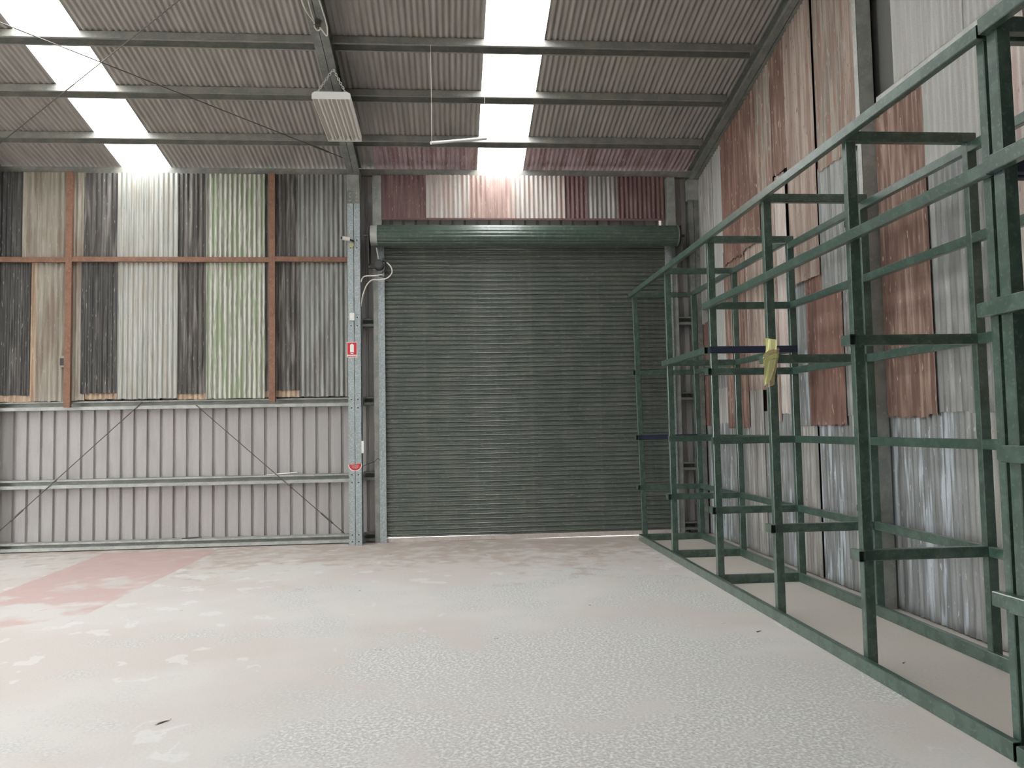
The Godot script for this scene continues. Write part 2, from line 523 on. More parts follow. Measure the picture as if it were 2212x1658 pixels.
# ---------------------------------------------------------------- setting
func make_floor() -> void:
	var f := structure("floor", "pale worn concrete floor with a faded red painted lane")
	var m := StandardMaterial3D.new()
	m.albedo_texture = floor_tex()
	m.roughness = 0.62
	var st := mb()
	var x0 := LEFT_X; var x1 := WALL_X + 0.1; var z0 := -0.05; var z1 := FRONT_Z
	var uv := func(x: float, z: float) -> Vector2: return Vector2((x - FLOOR_X) / FLOOR_SPAN, z / FLOOR_SPAN)
	var a := Vector3(x0, 0, z0); var b := Vector3(x1, 0, z0); var c := Vector3(x1, 0, z1); var d := Vector3(x0, 0, z1)
	tri(st, a, b, c, Vector3.UP, Vector3.UP, Vector3.UP, uv.call(x0, z0), uv.call(x1, z0), uv.call(x1, z1))
	tri(st, a, c, d, Vector3.UP, Vector3.UP, Vector3.UP, uv.call(x0, z0), uv.call(x1, z1), uv.call(x0, z1))
	build(st, "concrete_surface", m, f)
	st = mb()
	box(st, Vector3(x0, -0.2, z0), Vector3(x1, -0.002, z1))
	build(st, "concrete_slab", M.concrete, f)
	var g := structure("ground", "pale concrete yard outside the shed")
	st = mb()
	box(st, Vector3(-40, -0.5, -30), Vector3(30, -0.03, z0 - 0.001))
	build(st, "yard_surface", M.concrete, g)
	st = mb()
	box(st, Vector3(-40, -0.5, z0), Vector3(x0 - 0.001, -0.03, 50))
	build(st, "yard_surface", M.concrete, g)

func roof_y(z: float) -> float:
	return ROOF0 + SLOPE * (z if z < RIDGE_Z else 2 * RIDGE_Z - z)

func make_roof() -> void:
	var c := structure("ceiling", "underside of a corrugated iron roof with translucent skylight strips")
	var n := sqrt(1.0 + SLOPE * SLOPE)
	var up := Vector3(0, SLOPE, 1) / n
	var z_start := -0.06
	var strips := [[0.45, 1.245], [-5.265, -4.47], [-10.9, -10.1]]
	var x := WALL_X + 0.08
	var spans := []
	var edges := [WALL_X + 0.08]
	for s in strips: edges.append(s[1]); edges.append(s[0])
	edges.append(LEFT_X)
	for k in range(0, edges.size(), 2):
		var hi: float = edges[k]; var lo: float = edges[k + 1]
		var cnt := maxi(1, roundi((hi - lo) / 0.762))
		for i in cnt: spans.append([lo + (hi - lo) * i / cnt, lo + (hi - lo) * (i + 1) / cnt])
	for s in spans:
		var w: float = s[1] - s[0] + 0.03
		var zs := z_start
		if s[0] > -1.6:      # the bay of the roller door has short reddish sheets along the eave
			var e := sheet(c, "eave_sheet", M.roof_maroon, Vector3(s[0], ROOF0 + SLOPE * zs - 0.004, zs), Vector3.RIGHT, up, w, (1.03 - zs) * n, {"jag_bottom": 0.003})
			tag(e, "short maroon stained roof sheet along the eave")
			zs = 0.97
		sheet(c, "roof_sheet", M.roof, Vector3(s[0], ROOF0 + SLOPE * zs, zs), Vector3.RIGHT, up, w, (RIDGE_Z - zs) * n, {"jag_bottom": 0.003})
	for s in strips:
		var k := sheet(c, "skylight_sheet", M.skylight, Vector3(s[0], ROOF0 + SLOPE * z_start + 0.004, z_start), Vector3.RIGHT, up, s[1] - s[0], (RIDGE_Z - z_start) * n, {"jag_bottom": 0.0})
		tag(k, "translucent white corrugated skylight sheet")
	# the other half of the roof, behind the photographer
	var dn := Vector3(0, SLOPE, -1) / n
	for b in [[LEFT_X, -10.9, false], [-10.9, -10.1, true], [-10.1, -5.265, false], [-5.265, -4.47, true], [-4.47, WALL_X + 0.1, false]]:
		var st := mb()
		var y1 := roof_y(RIDGE_Z); var y0 := roof_y(FRONT_Z + 0.06)
		quad(st, Vector3(b[0], y1, RIDGE_Z), Vector3(b[1], y1, RIDGE_Z), Vector3(b[1], y0, FRONT_Z + 0.06), Vector3(b[0], y0, FRONT_Z + 0.06), Vector3(0, -1, -SLOPE).normalized())
		build(st, "skylight_slope" if b[2] else "roof_slope", M.skylight if b[2] else M.roof, c)

const FINISH := {
	"black_paint": "black painted corrugated sheet", "dark_brown": "dark brown stained corrugated sheet", "beige": "dirty beige corrugated sheet", "tan_strip": "bare tan corrugated sheet under a darker one",
	"silver": "bright silver galvanised corrugated sheet", "mossy": "corrugated sheet with peeling white paint and green growth", "grey_galv": "grey galvanised corrugated sheet", "maroon": "dark maroon painted corrugated sheet",
	"pink": "faded pink painted corrugated sheet", "chalk": "chalky white corrugated sheet", "rust": "brown rusted corrugated sheet", "rust_red": "deep red rusted corrugated sheet", "rust_pale": "pale brown rusted corrugated sheet",
	"weathered": "grey brown weathered corrugated sheet", "galv_old": "dull galvanised corrugated sheet", "galv_ribs": "light grey galvanised corrugated sheet", "oxide": "galvanised corrugated sheet with white oxide runs", "plain_grey": "plain light grey corrugated sheet",
}

func make_back_wall() -> void:
	var w := structure("wall_back", "shed wall of grey ribbed cladding and patched corrugated sheets around a roller door")
	var ph := -4.003
	var x := LEFT_X - 0.02
	var k := 0
	while x < -1.05:      # ribbed cladding, sheet by sheet
		var x1 := minf(x + 0.8128, -1.04)
		if absf(x + 7.35) < 6.4: cladding(w, M.clad, x, minf(x1 + 0.045, -1.04), -0.02, 6.06, 0.0 + 0.0015 * (k % 2), ph)
		x = x1; k += 1
	cladding(w, M.clad, 3.56, WALL_X + 0.06, -0.02, 6.06, 0.0, ph)
	x = -1.08
	while x < 3.59:
		var x1 := minf(x + 0.8128, 3.6)
		cladding(w, M.clad, x, minf(x1 + 0.045, 3.6), 4.5, 6.06, 0.0 + 0.0015 * (k % 2), ph)
		x = x1; k += 1
	# patched sheets fixed over the cladding: [x0, x1, bottom, top, finish, how far proud]
	var P := [
		[-7.75, -6.70, 4.52, 5.97, "black_paint", 0.0], [-6.72, -6.42, 4.5, 5.97, "beige", -0.006], [-6.46, -5.88, 2.33, 5.965, "beige", 0.004], [-5.92, -5.72, 2.34, 5.96, "beige", 0.012],
		[-5.755, -5.225, 4.54, 5.95, "dark_brown", 0.02], [-5.235, -4.305, 2.35, 5.96, "silver", 0.026], [-4.325, -3.86, 4.5, 5.955, "dark_brown", 0.014], [-3.865, -2.955, 2.335, 5.95, "mossy", 0.026],
		[-2.98, -2.41, 4.5, 5.96, "dark_brown", 0.01], [-2.43, -1.60, 2.345, 5.955, "grey_galv", 0.016],
		[-7.75, -6.455, 2.33, 4.56, "tan_strip", -0.004], [-7.75, -6.55, 2.43, 4.57, "black_paint", 0.012],
		[-5.785, -5.22, 2.35, 4.56, "tan_strip", 0.0], [-5.775, -5.225, 2.445, 4.565, "black_paint", 0.032],
		[-4.315, -3.855, 2.33, 4.56, "tan_strip", 0.0], [-4.315, -3.855, 2.42, 4.565, "dark_brown", 0.018],
		[-2.965, -2.40, 2.35, 4.56, "tan_strip", 0.0], [-2.965, -2.405, 2.445, 4.57, "dark_brown", 0.018],
	]
	for a in P:
		var sh := sheet(w, "corrugated_sheet", M[a[4]], Vector3(a[0], a[2], 0.175 + a[5]), Vector3.RIGHT, Vector3.UP, a[1] - a[0], a[3] - a[2], {"jag_bottom": 0.008, "aligned": a[4] == "mossy"})
		tag(sh, FINISH[a[4]])
	for a in [[-1.09, -0.35, "maroon"], [-0.37, 0.34, "chalk"], [0.325, 1.03, "pink"], [1.015, 1.93, "chalk"], [1.915, 2.31, "maroon"], [2.3, 2.82, "galv_ribs"], [2.80, 3.61, "maroon"]]:
		var sh := sheet(w, "corrugated_sheet", M[a[2]], Vector3(a[0], 5.245, 0.165 + (0.012 if a[2] == "chalk" else 0.0)), Vector3.RIGHT, Vector3.UP, a[1] - a[0], 0.72, {"jag_bottom": 0.003})
		tag(sh, FINISH[a[2]])
	var st := mb()
	box(st, Vector3(-1.09, 5.225, 0.13), Vector3(3.62, 5.247, 0.185), 0.002)
	tag(build(st, "edge_strip", M.maroon, w), "thin reddish steel strip under the patched sheets")

func make_right_wall() -> void:
	var w := structure("wall_right", "tall gable wall patched with rusty and galvanised corrugated sheets")
	var st := mb()
	# outer skin behind the patched sheets
	var xs := WALL_X + 0.05
	var pts := [Vector3(xs, 0, -0.06), Vector3(xs, roof_y(-0.06), -0.06), Vector3(xs, roof_y(RIDGE_Z), RIDGE_Z), Vector3(xs, roof_y(FRONT_Z), FRONT_Z), Vector3(xs, 0, FRONT_Z)]
	for off in [0.0, 0.04]:
		var d := Vector3(off, 0, 0)
		for i in range(1, 4):
			tri(st, pts[0] + d, pts[i] + d, pts[i + 1] + d, Vector3.LEFT if off == 0.0 else Vector3.RIGHT, Vector3.LEFT if off == 0.0 else Vector3.RIGHT, Vector3.LEFT if off == 0.0 else Vector3.RIGHT)
	build(st, "outer_skin", M.backing, w)
	var Z := Vector3.BACK
	# [z0, z1, bottom, top, finish, proud, torn bottom]
	var P := [
		# bottom course
		[0.05, 0.36, 0.01, 2.0, "galv_old", 0.0, 0.0], [0.34, 1.35, 0.01, 2.0, "oxide", 0.003, 0.0], [1.33, 1.99, 0.01, 2.0, "galv_old", 0.0, 0.0], [1.97, 2.57, 0.01, 2.27, "galv_ribs", 0.012, 0.0],
		[2.55, 3.15, 0.01, 1.95, "galv_old", 0.0, 0.0], [3.13, 3.51, 0.01, 2.0, "oxide", 0.004, 0.0], [3.49, 4.13, 0.01, 2.0, "galv_ribs", 0.006, 0.0], [4.15, 4.76, 0.01, 2.0, "oxide", 0.0, 0.0],
		[4.74, 5.06, 0.01, 2.0, "galv_old", 0.0, 0.0], [5.04, 5.45, 0.01, 2.0, "galv_ribs", 0.008, 0.0], [5.52, 6.66, 0.01, 2.0, "oxide", 0.0, 0.0], [6.64, 6.87, 0.01, 2.0, "galv_old", 0.004, 0.0],
		[6.86, 7.14, 0.01, 2.0, "galv_ribs", 0.012, 0.0], [7.12, 8.0, 0.01, 2.0, "galv_old", 0.0, 0.0], [7.98, 8.8, 0.01, 2.0, "plain_grey", 0.004, 0.0], [8.78, 9.6, 0.01, 2.0, "galv_old", 0.0, 0.0],
		# middle course
		[0.05, 0.5, 1.77, 3.6, "rust_red", 0.018, 0.01], [0.45, 1.33, 2.35, 4.5, "galv_old", 0.016, 0.02], [0.5, 1.33, 1.8, 2.45, "galv_ribs", 0.012, 0.0], [1.3, 2.12, 1.73, 4.4, "rust", 0.03, 0.014],
		[2.1, 2.76, 2.24, 4.4, "rust_pale", 0.02, 0.01], [2.74, 3.17, 1.81, 4.9, "rust_pale", 0.022, 0.006], [3.15, 3.5, 1.9, 4.95, "chalk", 0.014, 0.01], [3.46, 4.03, 1.75, 3.6, "oxide", 0.02, 0.01],
		[4.0, 4.84, 1.75, 3.6, "rust_red", 0.034, 0.014], [4.82, 5.12, 1.85, 4.6, "galv_old", 0.014, 0.0], [5.08, 5.47, 1.88, 4.7, "galv_old", 0.02, 0.0],
		[5.62, 6.39, 1.82, 4.74, "rust", 0.04, 0.02], [6.3, 6.83, 1.85, 4.83, "galv_old", 0.02, 0.004], [6.81, 7.16, 1.84, 4.83, "galv_old", 0.026, 0.008], [6.38, 7.16, 3.95, 4.83, "plain_grey", 0.038, 0.0], [7.14, 7.6, 1.84, 4.83, "chalk", 0.03, 0.01], [7.58, 8.3, 1.84, 4.83, "rust_pale", 0.02, 0.01], [8.28, 9.6, 1.84, 4.83, "weathered", 0.03, 0.01],
		# top course, cut to the slope of the rafter
		[0.02, 0.92, 3.45, -1, "galv_ribs", 0.034, 0.02], [0.9, 1.42, 2.6, -1, "plain_grey", 0.028, 0.01], [1.38, 2.12, 4.2, -1, "rust_red", 0.05, 0.02], [2.1, 2.78, 4.25, -1, "rust", 0.045, 0.014],
		[2.75, 3.24, 4.78, -1, "weathered", 0.05, 0.02], [3.22, 3.72, 4.95, -1, "rust", 0.044, 0.02], [3.69, 4.4, 3.45, -1, "rust_pale", 0.054, 0.01], [4.46, 5.18, 4.6, -1, "weathered", 0.05, 0.01],
		[4.44, 5.14, 3.25, 4.65, "galv_old", 0.04, 0.02], [5.14, 5.52, 4.6, -1, "rust_pale", 0.056, 0.006], [5.95, 6.45, 4.81, -1, "plain_grey", 0.012, 0.0], [6.43, 6.96, 4.81, -1, "plain_grey", 0.016, 0.0], [6.94, 7.75, 4.81, -1, "plain_grey", 0.012, 0.0],
		[7.73, 8.5, 4.81, -1, "weathered", 0.016, 0.0], [8.48, 9.6, 4.81, -1, "plain_grey", 0.012, 0.0],
	]
	for a in P:
		var top: float = a[3]
		var o := {"jag_bottom": maxf(a[6], 0.003)}
		if top < 0.0:
			top = 5.85 + SLOPE * a[0]
			o["top_slope"] = SLOPE
			o["jag_top"] = 0.015
		var sh := sheet(w, "corrugated_sheet", M[a[4]], Vector3(WALL_X - 0.01 - a[5], a[2], a[0]), Z, Vector3.UP, a[1] - a[0], top - a[2], o)
		tag(sh, FINISH[a[4]])
	st = mb()
	formed(st, Vector3(WALL_X - 0.03, 4.86, 5.75), Vector3(WALL_X - 0.03, 4.86, 7.8), Vector3.LEFT, Vector3.UP, [Vector2(0.01, -0.05), Vector2(0.06, -0.05), Vector2(0.06, 0.05), Vector2(0.01, 0.05)])
	tag(build(st, "wall_girt", M.frame_pale, w), "pale steel girt showing in the gap above the rusty sheet")

func make_far_walls() -> void:
	var l := structure("wall_left", "plain grey cladding wall at the far end of the shed with an open doorway")
	var st := mb()
	var top := roof_y(0.0) + 0.02
	for b in [[-0.06, 7.2, -0.1, top], [11.6, FRONT_Z, -0.1, top], [7.2, 11.6, 4.6, top]]:
		st = mb()
		box(st, Vector3(LEFT_X - 0.1, b[2], b[0]), Vector3(LEFT_X, b[3], b[1]))
		build(st, "wall_panel", M.clad, l)
	st = mb()
	for off in [0.0, -0.1]:
		var a := Vector3(LEFT_X + off, roof_y(0.0), 0); var b := Vector3(LEFT_X + off, roof_y(RIDGE_Z), RIDGE_Z); var c := Vector3(LEFT_X + off, roof_y(FRONT_Z), FRONT_Z)
		var n := Vector3.RIGHT if off == 0.0 else Vector3.LEFT
		tri(st, a, b, c, n, n, n)
	build(st, "gable_panel", M.clad, l)
	var f := structure("wall_front", "grey cladding wall behind the photographer")
	st = mb()
	box(st, Vector3(LEFT_X, -0.1, FRONT_Z - 0.05), Vector3(WALL_X + 0.1, roof_y(0.0) + 0.03, FRONT_Z + 0.05))
	build(st, "wall_panel", M.clad, f)

# channel section opening towards the room, along x
func make_girts() -> void:
	var prof := func(h: float, lip_low: float, lip_top: float) -> Array:
		return [Vector2(0.12, lip_low), Vector2(0.12, 0), Vector2(0, 0), Vector2(0, h), Vector2(0.12, h), Vector2(0.12, h - lip_top)]
	var rows := [[2.19, 0.135, 0.05, 0.02, "grey steel girt along the bottom edge of the patched sheets"], [0.975, 0.135, 0.05, 0.025, "grey steel girt halfway up the ribbed lower cladding"], [0.015, 0.13, 0.05, 0.03, "grey steel base rail along the foot of the ribbed cladding"]]
	for r in rows:
		var t := thing("wall_girt", r[4], "girt", Vector3(-4.35, r[0], 0.03), "wall girts beside the column")
		var st := mb()
		formed(st, Vector3(-3.2, 0, 0), Vector3(2.95, 0, 0), Vector3.BACK, Vector3.UP, prof.call(r[1], r[2], r[3]))
		build(st, "channel", M.frame_pale, t)
	var k := 0
	var names_ := ["lowest short girt between the steel column and the roller door jamb", "second short girt up between the steel column and the roller door jamb", "third short girt up between the steel column and the roller door jamb", "fourth short girt up between the steel column and the roller door jamb"]
	for y in [0.03, 1.0, 2.2, 3.47]:
		var t := thing("short_girt", names_[k], "girt", Vector3(-1.33, y, 0.03), "short girts by the door jambs")
		var st := mb()
		formed(st, Vector3(-0.09, 0, 0), Vector3(0.09, 0, 0), Vector3.BACK, Vector3.UP, prof.call(0.13, 0.04, 0.02))
		build(st, "channel", M.frame, t)
		k += 1
	var n2 := ["lowest short girt in the corner behind the green rack", "second short girt up in the corner behind the green rack", "third short girt up in the corner behind the green rack", "fourth short girt up in the corner behind the green rack"]
	k = 0
	for y in [0.06, 1.04, 2.2, 3.46]:
		var t := thing("short_girt", n2[k], "girt", Vector3(3.91, y, 0.03), "short girts by the door jambs")
		var st := mb()
		formed(st, Vector3(-0.11, 0, 0), Vector3(0.11, 0, 0), Vector3.BACK, Vector3.UP, prof.call(0.13, 0.04, 0.02))
		build(st, "channel", M.frame, t)
		k += 1

func i_profile(half: float, deep: float, lip: float) -> Array:
	# two channels back to back: returns the two open profiles, front flange at y = 0, back at y = -deep
	var r := [Vector2(half, -lip), Vector2(half, 0), Vector2(0.004, 0), Vector2(0.004, -deep), Vector2(half, -deep), Vector2(half, -deep + lip)]
	var l := []
	for v in r: l.append(Vector2(-v.x, v.y))
	return [l, r]

func make_frames() -> void:
	# the column beside the door
	var t := thing("steel_column", "galvanised double channel column carrying the red signs beside the roller door", "column", Vector3(-1.52, 0, 0.4))
	for p in i_profile(0.1, 0.2, 0.022):
		var st := mb()
		formed(st, Vector3(0, 0, 0), Vector3(0, 5.46, 0), Vector3.RIGHT, Vector3.BACK, p)
		build(st, "channel", M.galv, t)
	for y in [0.06, 0.165, 0.98, 1.1, 2.15, 2.28, 3.45, 3.58, 4.70, 4.82]:
		for sx in [-0.05, 0.05]:
			var st := mb()
			disc(st, Vector3(sx, y, 0.0), Vector3.BACK, 0.011, 0.003)
			build(st, "bolt", M.black, t)
	var st := mb()
	box(st, Vector3(-0.1, 5.42, 0.002), Vector3(0.1, 5.62, 0.01), 0.002)
	bar(st, Vector3(0, 5.62, 0.006), Vector3(0, 5.86, 0.07), 0.2, 0.008, 0.001, false, Vector3.BACK)
	var kp := build(st, "knee_plate", M.frame, t)
	for y in [5.46, 5.52, 5.58]:
		for sx in [-0.05, 0.05]:
			st = mb()
			disc(st, Vector3(sx, y, 0.01), Vector3.BACK, 0.012, 0.006)
			build(st, "bolt", M.frame_pale, kp)
	st = mb()
	bar(st, Vector3(0, 5.6, -0.12), Vector3(0, 5.95, -0.12), 0.2, 0.2, 0.002)
	build(st, "knee_bracket", M.frame, t)
	# rafters
	var n := sqrt(1.0 + SLOPE * SLOPE)
	var v := Vector3(0, 1, -SLOPE) / n
	var specs := [[-1.52, 0.1, "grey double channel rafter above the steel column, carrying the hanging lamp"], [4.115, 0.09, "dark steel rafter sloping up the gable wall of rusty sheets"], [-7.15, 0.1, "grey double channel rafter over the dark painted sheets"]]
	for s in specs:
		var r := thing("steel_rafter", s[2], "rafter", Vector3(s[0], 5.85, 0.0))
		for p in i_profile(s[1], 0.2, 0.022):
			st = mb()
			var q := []
			for a in p: q.append(Vector2(a.x, -a.y))
			formed(st, Vector3(0, SLOPE * 0.18, 0.18), Vector3(0, SLOPE * RIDGE_Z, RIDGE_Z), Vector3.RIGHT, v, q)
			build(st, "channel", M.frame, r)
	# corner column and the posts on either side of the door
	t = thing("steel_column", "dark steel corner column where the roller door wall meets the rusty wall", "column", Vector3(4.1, 0, 0.22))
	for p in i_profile(0.09, 0.17, 0.02):
		st = mb()
		formed(st, Vector3.ZERO, Vector3(0, 5.88, 0), Vector3.RIGHT, Vector3.BACK, p)
		build(st, "channel", M.frame, t)
	st = mb()
	box(st, Vector3(-0.1, 5.55, -0.1), Vector3(0.09, 5.9, 0.02), 0.003)
	build(st, "knee_bracket", M.frame_pale, t)
	t = thing("steel_column", "galvanised double channel column at the end of the dark painted sheets", "column", Vector3(-7.2, 0, 0.4))
	for p in i_profile(0.1, 0.2, 0.022):
		st = mb()
		formed(st, Vector3.ZERO, Vector3(0, 5.9, 0), Vector3.RIGHT, Vector3.BACK, p)
		build(st, "channel", M.galv, t)
	for a in [[-1.17, "grey steel door post between the steel column and the roller door"], [3.735, "grey steel door post between the roller door and the corner"]]:
		t = thing("door_post", a[1], "post", Vector3(a[0], 0, 0.16))
		st = mb()
		box(st, Vector3(-0.07, 0.0, -0.13), Vector3(0.07, 5.96, 0.0), 0.004)
		build(st, "channel", M.frame_pale, t)
	# mullion of the gable wall
	t = thing("wall_mullion", "grey steel channel mullion standing against the rusty wall behind the rack", "mullion", Vector3(WALL_X - 0.03, 0, 5.61))
	st = mb()
	formed(st, Vector3.ZERO, Vector3(0, 6.9, 0), Vector3.RIGHT, Vector3.BACK, [Vector2(0, -0.07), Vector2(0, 0), Vector2(-0.15, 0), Vector2(-0.15, -0.075), Vector2(-0.132, -0.075)])
	build(st, "channel", M.frame_pale, t)
	for y in [3.75, 0.9]:
		st = mb()
		box(st, Vector3(-0.2, y, -0.3), Vector3(-0.152, y + 0.06, 0.06), 0.003)
		build(st, "cleat", M.dark_steel, t)
	# purlins: lipped channels open downwards, one length per bay
	var words := ["first", "second", "third", "fourth"]
	var bays := [[-1.43, 4.0, "over the roller door bay", -1.515, 4.22], [-7.04, -1.61, "over the patched sheet bay", -7.6, -1.525]]
	for b in bays:
		var length: float = b[1] - b[0]
		for k in 4:
			var z: float = [1.05, 2.165, 3.215, 4.28][k]
			var r := thing("roof_purlin", "grey lipped steel purlin %s, %s above the eave purlin" % [b[2], words[k]], "purlin", Vector3(b[0], ROOF0 + SLOPE * z - 0.012, z), "roof purlins")
			st = mb()
			formed(st, Vector3.ZERO, Vector3(length, 0, 0), Vector3(0, SLOPE, 1) / n, Vector3(0, 1, -SLOPE) / n, [Vector2(-0.02, -0.1), Vector2(0, -0.1), Vector2(0, 0), Vector2(-0.16, 0), Vector2(-0.16, -0.1), Vector2(-0.142, -0.1)])
			build(st, "channel", M.purlin, r)
		length = b[4] - b[3]
		var e := thing("eave_purlin", "grey steel eave purlin along the top of the wall %s" % b[2], "purlin", Vector3(b[3], 0, 0), "eave purlins")
		st = mb()
		formed(st, Vector3(0, 5.98, 0.1), Vector3(length, 5.98, 0.1), Vector3.BACK, Vector3.UP, [Vector2(-0.1, 0), Vector2(0, 0), Vector2(0, 0.1), Vector2(-0.02, 0.1)])
		build(st, "channel", M.purlin, e)

func make_roller_door() -> void:
	var d := structure("door_1", "closed dark green steel roller door with a rolled drum on top")
	tag(d, "closed dark green steel roller door with a rolled drum on top", "door")
	var x0 := -1.07; var x1 := 3.61     # curtain edges, inside the guides
	var pitch := 0.0742
	# one slat of the curtain: a main ridge with a rounded sloping shoulder and a small second ridge, all of one paint
	var prof := [[0.0, -0.014], [0.012, -0.014], [0.023, -0.013], [0.0245, -0.002], [0.0265, 0.005], [0.029, 0.007], [0.0335, 0.002], [0.0385, -0.008], [0.0415, -0.009], [0.0435, 0.008], [0.0455, 0.018], [0.048, 0.0205], [0.053, 0.0175], [0.0595, 0.009], [0.067, -0.004], [0.0742, -0.014]]
	var nr := []
	for i in prof.size():
		var a: Array = prof[maxi(i - 1, 0)]; var b: Array = prof[mini(i + 1, prof.size() - 1)]
		nr.append(Vector3(0, a[1] - b[1], b[0] - a[0]).normalized())
	var st := mb()
	for i in prof.size() - 1:
		var a := Vector3(x0, prof[i][0], prof[i][1]); var b := Vector3(x1, prof[i][0], prof[i][1])
		var c := Vector3(x1, prof[i + 1][0], prof[i + 1][1]); var e := Vector3(x0, prof[i + 1][0], prof[i + 1][1])
		tri(st, a, b, c, nr[i], nr[i], nr[i + 1])
		tri(st, a, c, e, nr[i], nr[i + 1], nr[i + 1])
	var mesh := st.commit()
	var y := 0.075
	while y < 4.85:
		inst(mesh, "slat", M.door, d, Vector3(0, y, 0.17))
		y += pitch
	st = mb()
	bar(st, Vector3(x0, 0.034, 0.17), Vector3(x1, 0.046, 0.17), 0.045, 0.072, 0.006)
	tag(build(st, "bottom_rail", M.door_foot, d), "dusty pale bottom rail")
	# drum: the rolled-up part of the curtain
	st = mb()
	var cy := 4.9; var cz := 0.40; var rad := 0.158
	var seg := 17
	for i in seg:
		for k in 6:
			var t0 := TAU * (i + k / 6.0) / seg; var t1 := TAU * (i + (k + 1) / 6.0) / seg
			var f := func(t: float) -> float: return rad + 0.011 * pow(0.5 + 0.5 * cos(t * seg), 0.6)
			var p0: Vector3 = Vector3(0, sin(t0), cos(t0)) * float(f.call(t0)); var p1: Vector3 = Vector3(0, sin(t1), cos(t1)) * float(f.call(t1))
			var nn := Vector3(0, (p1 - p0).z, -(p1 - p0).y).normalized()
			if nn.dot(p0) < 0.0: nn = -nn
			var o := Vector3(0, cy, cz)
			quad(st, o + p0 + Vector3(x0 - 0.07, 0, 0), o + p1 + Vector3(x0 - 0.07, 0, 0), o + p1 + Vector3(x1 + 0.12, 0, 0), o + p0 + Vector3(x1 + 0.12, 0, 0), nn)
	var drum := build(st, "drum", M.drum, d)
	st = mb()
	disc(st, Vector3(x0 - 0.18, cy, cz), Vector3.RIGHT, 0.16, 0.11, 24)
	tag(build(st, "end_wheel", M.frame_pale, drum), "pale grey drum end wheel")
	st = mb()
	disc(st, Vector3(x1 + 0.12, cy, cz), Vector3.RIGHT, 0.172, 0.02, 24)
	build(st, "end_wheel", M.frame, drum)
	st = mb()
	tube(st, [Vector3(x0 - 0.29, cy, cz), Vector3(x1 + 0.26, cy, cz)], 0.024)
	build(st, "axle", M.dark_steel, drum)
	for s in [[x0 - 0.215, 4.42], [x1 + 0.17, 4.5]]:
		st = mb()
		box(st, Vector3(s[0], s[1], 0.16), Vector3(s[0] + 0.012, 5.06, 0.52), 0.002)
		build(st, "bracket_plate", M.dark_steel, d)
	for s in [[x0 - 0.09, x0 + 0.015], [x1 - 0.015, x1 + 0.09]]:
		st = mb()
		var a: float = s[0]; var b: float = s[1]
		box(st, Vector3(a, 0.0, 0.15), Vector3(b, 4.98, 0.215), 0.004)
		build(st, "guide_rail", M.galv, d)

